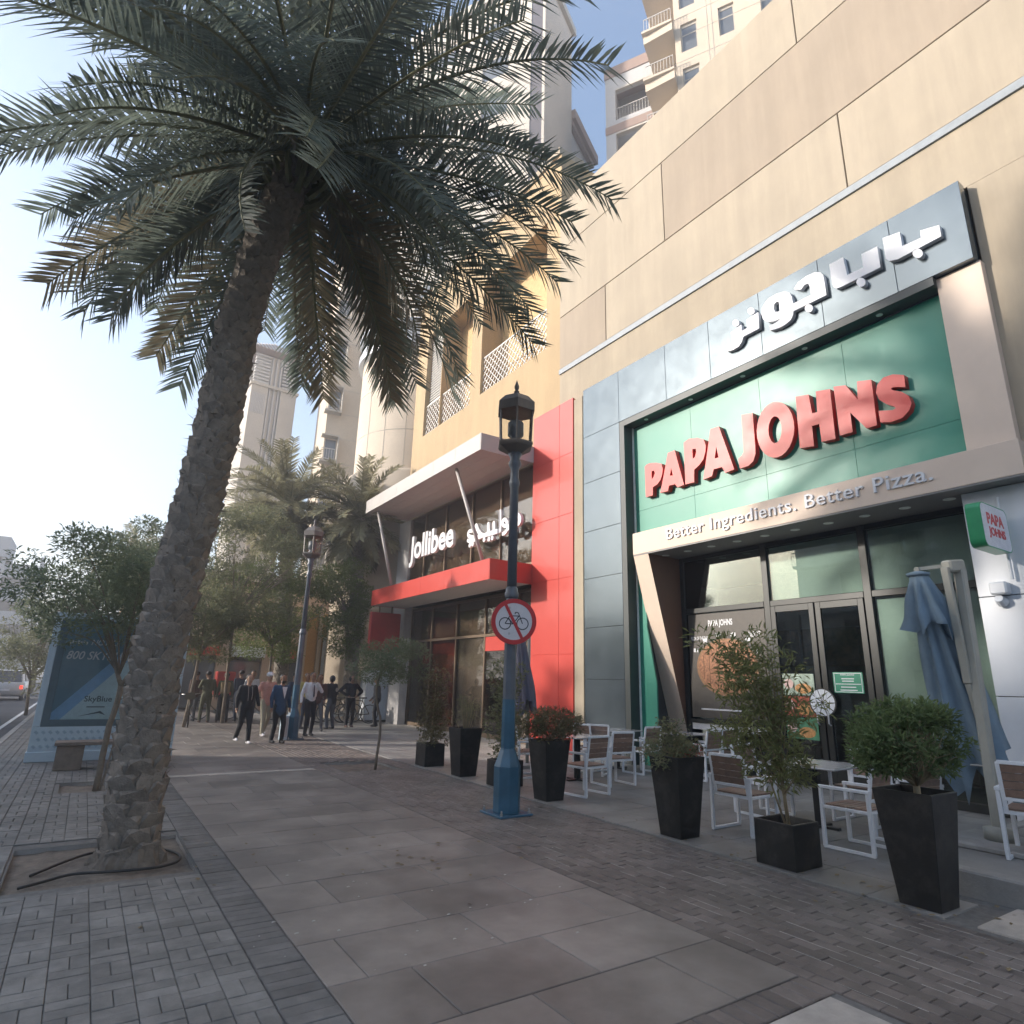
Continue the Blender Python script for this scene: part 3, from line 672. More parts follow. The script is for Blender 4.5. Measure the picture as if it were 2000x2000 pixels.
# upper and lower glazing
mull = [14.13, 15.9, 17.7, 19.6, 21.3, 22.75]
gf = MB()
for y in mull: gf.box(10.04, 10.12, y - .03, y + .03, 4.86, 7.9)
gf.box(10.042, 10.118, 14.13, 22.75, 7.84, 7.898); gf.box(10.042, 10.118, 14.13, 22.75, 4.86, 4.95)
for y in (14.13, 15.2, 17.1, 19.0, 20.9, 22.6): gf.box(10.34, 10.42, y - .035, y + .035, 0, 4.29)
gf.box(10.342, 10.418, 14.13, 22.6, 3.0, 3.08); gf.box(10.342, 10.418, 14.13, 22.6, 0, .12); gf.box(10.342, 10.418, 14.13, 22.6, 4.2, 4.285)
gf.build('window_frame', m_brz, jol)
for a, b_ in zip(mull[:-1], mull[1:]): MB().box(10.075, 10.085, a + .03, b_ - .03, 4.95, 7.84).build('pane', m_glass2, jol)
ml = (14.13, 15.2, 17.1, 19.0, 20.9, 22.6)
for a, b_ in zip(ml[:-1], ml[1:]):
    MB().box(10.375, 10.385, a + .035, b_ - .035, 3.08, 4.2).build('pane', m_glass2, jol); MB().box(10.375, 10.385, a + .035, b_ - .035, .12, 3.0).build('pane', m_glass2, jol)
m_film = mat('beige_film', (0.36, 0.31, 0.265), 0.6, var=.06); m_film2 = mat('frosted_film', (0.55, 0.58, 0.58), 0.6, var=.06)
for a, b_ in zip(mull[:-1], mull[1:]): MB().box(10.13, 10.14, a + .02, b_ - .02, 4.9, 7.88).build('window_film', m_film, jol)
for a, b_ in zip(ml[:-1], ml[1:]): MB().box(10.45, 10.46, a + .02, b_ - .02, 3.05, 4.25).build('window_film', m_film, jol)
MB().box(10.45, 10.46, 17.15, 18.95, .12, 2.98).build('window_film', m_film2, jol)
MB().box(10.43, 10.44, 19.03, 20.87, .12, 2.9).build('food_poster', mat('food_poster', (0.62, 0.16, 0.09), 0.5, var=0.75, scale=2.2), jol)
MB().box(10.32, 10.33, 15.28, 17.0, 2.55, 2.98).build('door_sign', m_red, jol)
MB().box(10.43, 10.44, 14.2, 15.15, .12, 2.98).build('door_curtain', m_wlet, jol)
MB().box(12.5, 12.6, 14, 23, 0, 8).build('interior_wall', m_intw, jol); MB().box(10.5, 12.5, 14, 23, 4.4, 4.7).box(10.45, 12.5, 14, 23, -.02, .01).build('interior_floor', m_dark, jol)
MB().box(10.0, 10.3, 22.62, 23.7, 0, 7.9).build('grey_pier', mat('grey_pier', (0.40, 0.39, 0.38), 0.4, coat=.2), jol)
# lettering
E_ = (780, 970, 6.9)
lj = thing('shop_sign', 'white raised letters Jollibee between the two canopies', 'sign', (9.7, 20, 5.8))
XJ = 9.62
q0 = at_x(780 + 140 / 6.9, 970 + 930 / 6.9, XJ); q1 = at_x(780 + 735 / 6.9, 970 + 770 / 6.9, XJ)
zb = (q0.z + q1.z) / 2 + .04
me = fit(text_mesh('lettering', 'Jollibee', m_wlet, 1, .10, .028, spacing=1.0), q0.y - q1.y, 1.18)
split_letters(me, face_street(XJ, q0.y, zb - .1), lj)
la = thing('shop_sign', 'white raised Arabic lettering between the grey and red canopies', 'sign', (9.7, 16.5, 6.2))
def stroke_letter(paths, w, name='letter'):
    """brush strokes with round ends, each short piece a hair behind the last so no two faces coincide"""
    mb = MB(); q = 0
    for pts in paths:
        P = [Vector((at_x(E_[0] + a / E_[2], E_[1] + b_ / E_[2], XJ).y, at_x(E_[0] + a / E_[2], E_[1] + b_ / E_[2], XJ).z)) for a, b_ in pts]
        if len(P) > 2:
            for _ in range(2): P = [P[0]] + [c for a, b_ in zip(P[:-1], P[1:]) for c in (a.lerp(b_, .25), a.lerp(b_, .75))] + [P[-1]]
        for a, b_ in zip(P[:-1], P[1:]) if len(P) > 1 else [(P[0], P[0] + Vector((.001, 0)))]:
            t = (b_ - a).normalized(); n_ = Vector((-t.y, t.x)); ring = [a + (t * -math.sin(k * .5236) + n_ * math.cos(k * .5236)) * w / 2 for k in range(7)] + [b_ + (t * math.sin(k * .5236) - n_ * math.cos(k * .5236)) * w / 2 for k in range(7)]
            x0 = XJ + .0007 * q; q += 1; m_ = len(ring)
            mb.add([(x0, p.x, p.y) for p in ring] + [(XJ + .1, p.x, p.y) for p in ring], [tuple(range(m_))] + [(k, m_ + k, m_ + (k + 1) % m_, (k + 1) % m_) for k in range(m_)])
    return mb.build(name, m_wlet, la)
stroke_letter([[(985, 455), (935, 465), (918, 515), (950, 545), (1005, 545), (1010, 585), (960, 605), (915, 590)]], .13)
stroke_letter([[(1035, 390), (1062, 470), (1105, 530), (1200, 500), (1345, 455)], [(1105, 525), (1060, 545), (1010, 565)], [(1190, 370), (1193, 500)], [(1262, 355), (1266, 480)], [(1345, 200), (1347, 455)]], .15)
stroke_letter([[(1450, 350), (1425, 300), (1388, 320), (1385, 380), (1430, 400), (1455, 360)], [(1455, 350), (1455, 420), (1420, 480), (1385, 500)]], .12)
stroke_letter([[(1505, 265), (1560, 225), (1610, 260), (1622, 330), (1580, 375), (1500, 405), (1455, 420)]], .15)
for pt in ((948, 655), (985, 640), (1140, 580), (1205, 572), (1250, 556), (1545, 450)): stroke_letter([[pt]], .15, 'dot')
rb = MB()
for y in (20.0, 21.8): rb.bar((XJ + .06, y, 6.0), (10.06, y, 6.0), .03)
rb.build('mounting_bar', m_brz, lj)
rb = MB()
for y in (15.2, 17.2): rb.bar((XJ + .06, y, 6.4), (10.06, y, 6.4), .03)
rb.build('mounting_bar', m_brz, la)
# red hanging board at the far end of the red canopy (its mascot is left out)
hb = thing('hanging_sign', 'plain dark red square sign hanging under the far end of the red canopy', 'sign', (9.0, 22.4, 3.2))
MB().box(8.55, 9.75, 22.35, 22.55, 2.62, 4.05).build('sign_board', mat('dark_red', (0.30, 0.025, 0.022), 0.4), hb, bevel=.03)
MB().tube([(8.9, 22.45, 4.05), (8.9, 22.45, 4.3)], .03, 8).tube([(9.4, 22.45, 4.05), (9.4, 22.45, 4.3)], .03, 8).build('hanger', m_brz, hb)

# ---- yellow building over the shop
yb = thing('yellow_building', 'yellow rendered building with lattice balcony screens above the restaurant canopy', 'building', (10.3, 18, 9))
XY = 10.31
def wall_holes(mb, y0, y1, z0, z1, holes, x0, x1, mi=0):
    ysx = sorted({y0, y1} | {h[0] for h in holes} | {h[1] for h in holes}); zsx = sorted({z0, z1} | {h[2] for h in holes} | {h[3] for h in holes})
    for a, b_ in zip(ysx[:-1], ysx[1:]):
        for c, d in zip(zsx[:-1], zsx[1:]):
            if any(h[0] <= (a + b_) / 2 <= h[1] and h[2] <= (c + d) / 2 <= h[3] for h in holes): continue
            mb.box(x0, x1, a, b_, c, d, mi)
holes = [(13.95, 18.0, 11.72, 16.4), (18.75, 21.25, 11.62, 16.4), (21.3, 22.75, 11.62, 16.4)]
w_ = MB(); wall_holes(w_, 13.21, 23.75, 7.9, 18.6, holes, XY, XY + .9); w_.build('wall', m_yel, yb)
MB().box(XY + .9, 14, 13.21, 23.75, 7.9, 18.6).build('inner_wall', mat('inner_render', (0.52, 0.36, 0.18), .8), yb)  # inner wall is a stronger yellow than the outer render
MB().box(XY - .08, XY + .95, 13.21, 23.8, 18.6, 18.85).build('cornice', m_cream2, yb)
m_lat = mat('lattice_screen', (0.62, 0.60, 0.56), 0.6)
def lattice(y0, y1, z0, z1):
    pan = MB().box(XY + .10, XY + .16, y0 + .02, y1 - .02, z0, z0 + .06).box(XY + .10, XY + .16, y0 + .02, y1 - .02, z1 - .05, z1).build('balcony_screen', m_lat, yb)
    for s in (1, -1):
        k = 0
        t = -(z1 - z0)
        while t < (y1 - y0):
            a = max(0, t) ; b_ = min(y1 - y0, t + (z1 - z0))
            if b_ - a > .1:
                ya, yb_ = (y0 + a, y0 + b_) if s > 0 else (y1 - a, y1 - b_); za = z0 + (a - t); zb_ = z0 + (b_ - t)
                MB().bar((XY + .13 + s * .012, ya, za), (XY + .13 + s * .012, yb_, zb_), .022, .035).build('lattice_bar', m_lat, pan)
            t += .27
lattice(13.95, 18.0, 11.72, 13.25); lattice(18.75, 22.75, 11.62, 13.05)
for k in range(26): MB().box(XY + .2, XY + .5, 21.35, 22.7, 13.15 + k * .125, 13.19 + k * .125, M=None).build('shutter_slat', m_lat, yb)
# ================================================================ buildings beyond
m_apt = mat('apartment_render', (0.54, 0.46, 0.36), 0.8, var=0.05, scale=0.8, dirt=0.08)
m_apt2 = mat('pale_apartment', (0.48, 0.44, 0.385), 0.8, var=0.05, scale=0.8, dirt=0.08)
m_pinkband = mat('terracotta_band', (0.28, 0.20, 0.165), 0.8, var=0.05)
m_wing = mat('grey_render', (0.42, 0.415, 0.41), 0.8, var=0.05)
m_win = mat('window_glass_dark', (0.10, 0.11, 0.12), 0.08, var=0.1, coat=0.6)
m_winf = mat('window_trim', (0.40, 0.365, 0.31), 0.6)
m_dkstrip = mat('dark_glass_strip', (0.10, 0.085, 0.08), 0.15, coat=0.5)
m_rail = mat('balcony_rail', (0.45, 0.43, 0.40), 0.5)
def local(mb, name, m, parent, bevel=0): return link(name, mb.mesh(name, m, bevel=bevel), parent, True)
def window(parent, u0, u1, z0, z1, y=0.0, m=None, axis='y'):
    """window in a wall whose outside looks along local -y (or -x): frame set into the wall, pane behind"""
    fr = MB(); t = .07
    def bx(mb, a, b_, c, d, e, f):
        if axis == 'y': mb.box(a, b_, c, d, e, f)
        else: mb.box(c, d, a, b_, e, f)
    bx(fr, u0, u0 + t, y - .04, y + .05, z0, z1); bx(fr, u1 - t, u1, y - .04, y + .05, z0, z1); bx(fr, u0 + t, u1 - t, y - .04, y + .05, z1 - t * 2.6, z1); bx(fr, u0 + t, u1 - t, y - .07, y + .05, z0, z0 + t)
    bx(fr, u0 + t, u1 - t, y - .03, y + .02, z0 + (z1 - z0) * .62, z0 + (z1 - z0) * .62 + .05)
    w_ = local(fr, 'window', m_winf, parent)
    pn = MB(); bx(pn, u0 + t, u1 - t, y - .012, y - .004, z0 + t, z1 - t * 2.6); local(pn, 'pane', m or m_win, w_)
    return w_
def wall_u(mb, u0, u1, z0, z1, holes, y0, y1):
    us = sorted({u0, u1} | {h[0] for h in holes} | {h[1] for h in holes}); zs_ = sorted({z0, z1} | {h[2] for h in holes} | {h[3] for h in holes})
    for a, b_ in zip(us[:-1], us[1:]):
        for c, d in zip(zs_[:-1], zs_[1:]):
            if not any(h[0] <= (a + b_) / 2 <= h[1] and h[2] <= (c + d) / 2 <= h[3] for h in holes): mb.box(a, b_, y0, y1, c, d)
def railing(parent, u0, u1, y, z, h=.95, n=10, sides=None):
    mb = MB(); mb.box(u0, u1, y - .02, y + .02, z + h - .05, z + h); mb.box(u0, u1, y - .02, y + .02, z + .08, z + .12)
    for k in range(n + 1):
        u = u0 + .02 + (u1 - u0 - .04) * k / n; mb.box(u - .012, u + .012, y - .012, y + .012, z + .12, z + h - .05)
    if sides:
        for u in sides:
            mb.box(u - .02, u + .02, y, y + 1.4, z + h - .05, z + h)
            for k in range(8): mb.box(u - .01, u + .01, y + .15 * k + .1, y + .15 * k + .13, z, z + h - .05)
    return local(mb, 'railing', m_rail, parent)

# --- block of flats with balconies above the mall parapet
bt = thing('apartment_block', 'sunlit cream block of flats with stacked corner balconies above the mall parapet', 'building', (28 * .8797, 28 * .4756, 0), R(-61.6))
wm = MB(); wh = []
FL = [z for z in (28.1, 31.35, 34.6, 37.85, 41.1)]
for z in FL: wh += [(-4.87, -3.95, z - 1.55, z + .5), (-2.78, -1.95, z - 1.55, z + .5), (-.6, .3, z - 1.55, z + .5)]
wall_u(wm, -5.2, 7, 20, 48, wh, 0, .35); wm.box(-5.2, 7, .35, 12, 0, 48); local(wm, 'wall', m_apt, bt)
for a, b_, c, d in wh: window(bt, a, b_, c, d, .16)
gr = MB()
for z in FL:
    gr.box(-5.2, 7, -.012, -.003, z + 1.05, z + 1.09); gr.box(-5.2, 7, -.012, -.003, z - .4, z - .38)
for u in (-3.4, -3.15): gr.box(u, u + .03, -.014, -.004, 20, 48)
local(gr, 'wall_groove', m_winf, bt)
for z in (31.5, 35.0, 38.5, 42.0, 45.5):
    sl = MB(); sl.add([(-6.9, -.45, z - .95), (-5.205, -.62, z - .95), (-5.205, 2, z - .95), (-6.9, 2, z - .95), (-6.9, -.45, z - .25), (-5.205, -.62, z - .25), (-5.205, 2, z - .25), (-6.9, 2, z - .25)], [(0, 3, 2, 1), (4, 5, 6, 7), (0, 1, 5, 4), (1, 2, 6, 5), (2, 3, 7, 6), (3, 0, 4, 7)])
    sl.box(-6.95, -5.2, -.70, 2, z - .40, z - .24)
    bc = local(sl, 'balcony', m_apt, bt); railing(bc, -6.85, -5.25, -.55, z - .24, 1.0, 9)
local(MB().box(-7.05, -5.2, 1.9, 12, 0, 48), 'balcony_wall', m_apt2, bt)
local(MB().box(-7.05, -5.25, 1.6, 1.88, 20, 48), 'recess_wall', m_apt2, bt)
# lower grey wing beside it
wg = thing('apartment_wing', 'shaded grey wing with open loggias left of the balcony tower', 'building', (30 * .8797, 30 * .4756, 0), R(-61.6))
wm = MB(); hs = [(-9.45, -7.2, z - 2.35, z) for z in (31.2, 34.6, 38.05)]
wall_u(wm, -10.1, -6.9, 20, 39.2, hs, 0, .3); wm.box(-10.1, -6.9, 1.7, 10, 0, 39.2); wm.box(-10.1, -9.8, .3, 1.7, 0, 39.2); local(wm, 'wall', m_wing, wg)
local(MB().box(-10.15, -6.9, -.06, 10, 39.2, 40.0), 'parapet', m_pinkband, wg); local(MB().box(-10.13, -6.9, -.03, -.004, 34.75, 35.35), 'band', m_pinkband, wg)
for z in (31.2, 34.6, 38.05): railing(wg, -9.4, -7.2, .1, z - 2.35, 1.0, 12); local(MB().box(-9.44, -7.2, -.03, .1, z - .02, z + .1), 'lintel', m_apt2, wg)

# --- tall tower behind the date palm
tt = thing('tall_tower', 'very tall beige tower with a dark glass corner strip behind the date palm', 'building', (17.6, 24.3, 0), R(28.4))
wm = MB(); wh = []
for k in range(11):
    for j_ in range(2): wh.append((2.6 + j_ * 4.2, 4.6 + j_ * 4.2, 11 + k * 3.2, 12.9 + k * 3.2))
us = wh
wx = MB(); ysx = sorted({1.0, 10.6} | {h[0] for h in wh} | {h[1] for h in wh}); zsx = sorted({0.0, 46.6} | {h[2] for h in wh} | {h[3] for h in wh})
for a, b_ in zip(ysx[:-1], ysx[1:]):
    for c, d in zip(zsx[:-1], zsx[1:]):
        if not any(h[0] <= (a + b_) / 2 <= h[1] and h[2] <= (c + d) / 2 <= h[3] for h in wh): wx.box(0, .3, a, b_, c, d)
wx.box(.3, 4.4, 0.02, 10.6, 0, 46.6); wx.box(0, .3, 0, .18, 0, 46.6); local(wx, 'wall', m_apt2, tt)
local(MB().box(.05, .3, .18, 1.0, 0, 46.6), 'glass_strip', m_dkstrip, tt)
for a, b_, c, d in wh: window(tt, a, b_, c, d, .12, axis='x')
local(MB().box(-.25, 4.65, -.25, 10.8, 46.6, 47.2), 'cornice', m_winf, tt)
lb = thing('tower_annex', 'lower grey annex roof beside the tall tower', 'building', (17.6, 24.3, 0), R(28.4))
local(MB().box(4.42, 8.5, 0.3, 9, 0, 38.6).box(4.42, 14, 3, 9, 0, 38.6), 'wall', m_wing, lb); local(MB().box(4.42, 8.7, 0, 9.2, 38.6, 39.0).box(4.42, 8.9, -.25, 9.3, 39.0, 39.75).box(8.7, 14, 2.6, 9.2, 38.6, 39.75), 'cornice', m_pinkband, lb)

# --- wind tower
wt = thing('wind_tower', 'square wind tower with slatted openings and a pitched tile roof', 'tower', (9.9, 54.0, 0), R(4))
local(MB().box(-1.95, -.55, -.0, 3.8, 0, 26.2).box(.55, 1.95, 0, 3.8, 0, 26.2).box(-.55, .55, .3, 3.8, 0, 29.4).box(-1.9, -.55, 2.6, 3.8, 26.2, 29.4).box(.55, 1.9, 2.6, 3.8, 26.2, 29.4), 'shaft', m_apt2, wt)
for u in (-.38, .0, .38): local(MB().box(u - .06, u + .06, .1, .3, 0, 29.3), 'rib', m_wing, wt)
for u0, u1 in ((-1.85, -.58), (.58, 1.85)):
    for k in range(9): local(MB().box(u0, u1, .05, .5, 26.55 + k * .32, 26.72 + k * .32), 'slat', m_wing, wt)
local(MB().box(-2.1, 2.1, -.15, 3.9, 26.2, 26.45), 'sill', m_winf, wt)
for k in range(9): local(MB().box(-1.8 + k * .13, -1.73 + k * .13, -.03, .02, 23.6, 25.5), 'grille_slat', m_wing, wt)
rf = MB(); rf.add([(-2.7, -.8, 29.5), (2.7, -.8, 29.5), (2.7, 4.6, 29.5), (-2.7, 4.6, 29.5), (0, 1.9, 31.6)], [(0, 1, 4), (1, 2, 4), (2, 3, 4), (3, 0, 4), (3, 2, 1, 0)]); rfo = local(rf, 'roof', m_pinkband, wt)
for k in range(17):
    u = -2.6 + k * .325; zt = 29.5 + 2.1 * (1 - abs(u) / 2.7); yt = -.8 + 2.7 * (1 - abs(u) / 2.7)
    local(MB().tube([(u, -.82, 29.53), (u, yt, zt + .03)], .07, 5), 'tile_ridge', m_wing, rfo)
# --- far pale flats left of the yellow building
ap = thing('apartment_block', 'tall pinkish cream flats with small boxed balconies behind the round bay', 'building', (12.0, 44.0, 0), R(-10))
wm = MB(); wh = [(3.2, 4.3, z, z + 1.7) for z in range(8, 34, 4)]
wall_u(wm, 0, 9, 0, 38, wh, 0, .3); wm.box(0, 9, .3, 9, 0, 38); local(wm, 'wall', m_apt, ap)
for a, b_, c, d in wh: window(ap, a, b_, c, d, .15)
for z in range(9, 38, 4):
    local(MB().box(-.25, 1.0, -.7, 0, z - .15, z).box(-.25, 1.0, -.7, 0, z + 1.9, z + 2.0).box(.92, 1.0, -.7, 0, z, z + 1.9), 'balcony', m_winf, ap); railing(ap, -.2, .95, -.66, z, .9, 6); local(MB().box(.1, .85, -.02, -.004, z + .05, z + 1.8), 'balcony_door', m_win, ap)
gr = MB()
for z in range(3, 38, 2): gr.box(0, 9, -.012, -.003, z, z + .04)
local(gr, 'wall_groove', m_winf, ap); local(MB().box(-.2, 9.2, -.2, 9, 38, 38.7), 'cornice', m_pinkband, ap)
# --- rounded bay next to the yellow building
rbay = thing('rounded_bay_building', 'pale stone rounded bay with horizontal joints left of the yellow building', 'building', (12.2, 27.5, 0))
link('wall', MB().lathe([(3.0, 0), (3.0, 17.0)], 0, 0, 40).mesh('wall', m_apt, True), rbay, True)
link('cornice', MB().lathe([(3.02, 16.9), (3.25, 17.0), (3.25, 17.35), (3.1, 17.4), (3.1, 18.2), (3.3, 18.3), (3.3, 18.5)], 0, 0, 40).mesh('cornice', m_whitep), rbay, True)
for z in (4, 6.2, 8.4, 10.6, 12.8, 15.0): link('stone_joint', MB().lathe([(3.006, z), (3.006, z + .035)], 0, 0, 40).mesh('stone_joint', m_winf), rbay, True)
for a in (195, 215, 235, 255, 275): link('stone_joint', MB().box(2.995, 3.008, -.015, .015, 0, 16.9, M=Matrix.Rotation(R(a), 4, 'Z')).mesh('stone_joint', m_winf), rbay, True)
link('porch_wall', MB().lathe([(3.5, 0), (3.5, 10.6), (3.35, 10.8)], 0, 0, 40).mesh('porch_wall', m_apt, True), rbay, True)
# --- low arcade behind the people
ar = thing('arcade_building', 'low tan arcade with shop openings behind the crowd', 'building', (0, 33.5, 0))
wm = MB(); hs = [(1.6 + k * 2.1, 3.1 + k * 2.1, 0, 3.1) for k in range(4)]
wall_u(wm, 1.0, 12.2, 0, 6.2, hs, 0, .4); wm.box(1, 12.2, 1.6, 6, 0, 6.2); wm.box(1, 1.3, .4, 1.6, 0, 6.2)
m_arc = mat('arcade_render', (0.46, 0.34, 0.24), .8, var=.08); local(wm, 'wall', m_arc, ar)
for k, (a, b_, c, d) in enumerate(hs): local(MB().box(a, b_, .25, .30, .1, 2.3), 'shop_window', m_win, ar); local(MB().box(a - .05, b_ + .05, -.3, .3, 2.5, 3.0), 'shop_sign_band', m_red if k in (1, 3) else m_whitep, ar)
local(MB().box(.8, 12.3, -.3, 6.1, 6.2, 6.6), 'cornice', m_apt, ar)
# tan wall with a white notice board
tw = thing('tan_wall', 'tan rendered wall with a pale pilaster beside the rounded bay', 'wall', (8.6, 28.4, 0))
MB().box(7.95, 9.2, 28.4, 28.8, 0, 4.4).build('wall', mat('ochre_render', (0.50, 0.30, 0.125), .8, var=.06), tw); MB().box(8.42, 8.58, 28.28, 28.398, 0, 4.4).box(7.75, 7.947, 28.3, 28.8, 0, 4.5).build('pilaster', m_apt, tw); MB().box(8.59, 9.2, 28.33, 28.398, 0, 1.3).build('plinth', m_arc, tw)
nbd = thing('notice_board', 'white notice board with faint print on the tan wall', 'notice', (8.9, 28.3, 2.3))
MB().box(8.66, 9.55, 28.24, 28.29, 1.75, 3.35).build('board', m_wlet, nbd)
for k, z in enumerate((3.1, 2.9, 2.6, 2.55, 2.3, 2.0, 1.9)): MB().box(8.78, 9.42 - (k % 3) * .1, 28.232, 28.239, z - .02, z + .02).build('print_line', m_winf, nbd)
# white kiosk cabinet
kc = thing('white_cabinet', 'white boxy service cabinet with a dark handle beside the restaurant', 'cabinet', (10.6, 24.4, 0))
MB().box(9.3, 11.0, 24.2, 24.9, .06, 1.95).build('body', m_whitep, kc, bevel=.02); MB().box(10.1, 10.96, 24.15, 24.198, .12, 1.25).box(10.1, 10.96, 24.15, 24.198, 1.28, 1.88).build('door', m_wlet, kc, bevel=.01); MB().box(10.35, 10.7, 24.10, 24.148, .55, .75).build('handle', m_frame, kc); MB().box(9.35, 10.95, 24.25, 24.85, 0, .06).build('plinth', m_frame, kc)

# --- street side opposite: white flats whose shadow covers the near pavement
op = thing('opposite_block', 'white block of flats with long balconies across the road', 'building', (-22, -6, 0))
wh = []
ob = MB()
for f_ in range(4):
    for k in range(16): wh.append((-38 + k * 4.0 - .0, -36.2 + k * 4.0, 1.0 + f_ * 3.4, 3.0 + f_ * 3.4))
ysx = sorted({-42.0, 27.0} | {h[0] for h in wh} | {h[1] for h in wh}); zsx = sorted({0.0, 14.4} | {h[2] for h in wh} | {h[3] for h in wh})
for a, b_ in zip(ysx[:-1], ysx[1:]):
    for c, d in zip(zsx[:-1], zsx[1:]):
        if not any(h[0] <= (a + b_) / 2 <= h[1] and h[2] <= (c + d) / 2 <= h[3] for h in wh): ob.box(-22.3, -22, a, b_, c, d)
ob.box(-33, -22.3, -42, 27, 0, 14.4); ob.build('wall', m_whitep, op)
for a, b_, c, d in wh: MB().box(-22.2, -22.15, a, b_, c, d).build('window', m_win, op)
for f_ in range(1, 4):
    for k in range(6):
        y0 = -14 + k * 7; MB().box(-22, -20.8, y0, y0 + 5.6, f_ * 3.4 + .1, f_ * 3.4 + .3).build('balcony_slab', m_whitep, op)
        r_ = MB().box(-20.86, -20.8, y0, y0 + 5.6, f_ * 3.4 + 1.2, f_ * 3.4 + 1.28)
        for q in range(29): r_.box(-20.85, -20.82, y0 + q * .2, y0 + q * .2 + .03, f_ * 3.4 + .3, f_ * 3.4 + 1.2)
        r_.build('railing', m_rail, op)
lw = thing('added_podium', 'out of frame low block added across the road to darken window reflections', 'building', (-22, 40, 0))  # added block, out of frame; keeps bright sky out of the lower panes
MB().box(-30, -22, 27.2, 60, 3.4, 7.9).box(-30, -22.6, 27.2, 60, 0, 3.4).build('wall', m_wing, lw); MB().box(-30.1, -21.8, 27.1, 60.1, 7.9, 8.15).build('cornice', m_winf, lw)
for k in range(10):
    MB().box(-22.58, -22.5, 28 + k * 3.2, 30.6 + k * 3.2, .3, 3.2).build('shop_window', m_win, lw); MB().box(-22.02, -21.98, 28.3 + k * 3.2, 30.0 + k * 3.2, 4.6, 6.6).build('window', m_win, lw)
# parking deck far down the road
pk = thing('parking_building', 'grey multi storey car park far down the road', 'building', (-9, 92, 0))
for f_ in range(5): MB().box(-28, -6.3, 90, 104, f_ * 2.6 + 1.3, f_ * 2.6 + 2.7).build('deck_band', m_wing, pk)
MB().box(-27.7, -6.6, 91, 103.7, 0, 13.4).build('core', m_dkstrip, pk); MB().box(-14, -9.5, 89.6, 96, 13.9, 16.2).build('stair_tower', m_wing, pk)
for k in range(7): MB().box(-28 + k * 3.6, -27.6 + k * 3.6, 89.85, 90.2, 0, 14.3).build('column', m_wing, pk)
# ================================================================ vegetation
def leafmat(name, c, trans=.35, var=.35, objvar=.12, rough=.5): return mat(name, c, rough, var=var, scale=2.5, trans=trans, objvar=objvar, spec=.35)
m_frond = leafmat('date_frond', (0.165, 0.198, 0.165), .45, objvar=.28)
m_frond2 = leafmat('dusty_frond', (0.27, 0.255, 0.155), .45)
m_dry = leafmat('dry_frond', (0.225, 0.195, 0.13), .38)
m_rach = mat('frond_stalk', (0.17, 0.17, 0.085), .6, var=.2)
m_boot = mat('palm_boot', (0.245, 0.212, 0.175), .95, var=.3, scale=9, bump=1.0, bscale=55, objvar=.10)
m_boot2 = mat('palm_core', (0.165, 0.140, 0.112), .95, var=.3, scale=12, bump=.8, bscale=40)
m_bark = mat('grey_bark', (0.20, 0.165, 0.125), .9, var=.25, scale=12, bump=.6, bscale=50)
m_hose = mat('black_hose', (0.03, 0.028, 0.026), .6)

def frond_mesh(name, el, L, curl, rs, mats, nl=64, wid=.032, ll=.50):
    """frond in the x-z plane: leaves the crown at elevation el, bends down by curl over its length"""
    r = random.Random(rs); mb = MB(); N = 14; P = []; p = Vector((0, 0, 0)); a = el
    side = r.uniform(-.12, .12)
    for k in range(N + 1):
        P.append(p.copy()); s = k / N
        a = el - curl * (s ** 1.4); p = p + Vector((math.cos(a), side * s, math.sin(a))) * (L / N)
    mb.tube(P, [.030 * (1 - .9 * k / N) + .004 for k in range(N + 1)], 5, 1)
    def pt(s):
        f = s * N; i = min(int(f), N - 1); return P[i].lerp(P[i + 1], f - i), (P[i + 1] - P[i]).normalized()
    for k in range(nl):
        s = .10 + .90 * (k + .5) / nl
        for sd in (-1, 1):
            c, t = pt(min(1, max(0, s + r.uniform(-.006, .006)))); n = Vector((-t.z, 0, t.x)); b = Vector((0, 1, 0)) * sd
            if s < .2: l = ll * .35 + ll * 3.2 * (s - .1)
            else: l = ll * (1.0 - .42 * max(0, (s - .55) / .45) ** 1.4)
            l *= r.uniform(.82, 1.1); fw = .55 + .55 * s + r.uniform(-.14, .14); up = r.uniform(-.05, .55)
            d = (t * fw + b * 1.0 + n * up).normalized(); w = wid * r.uniform(.8, 1.15); wv = (t - d * t.dot(d)).normalized()
            droop = Vector((0, 0, -1)) * l * r.uniform(.04, .22)
            m_ = c + d * l * .5 + droop * .25; e = c + d * l + droop
            mb.add([c - wv * w * .35, c + wv * w * .35, m_ + wv * w * .5, m_ - wv * w * .5, e], [(0, 1, 2, 3), (3, 2, 4)])
    return mb.mesh(name, mats)
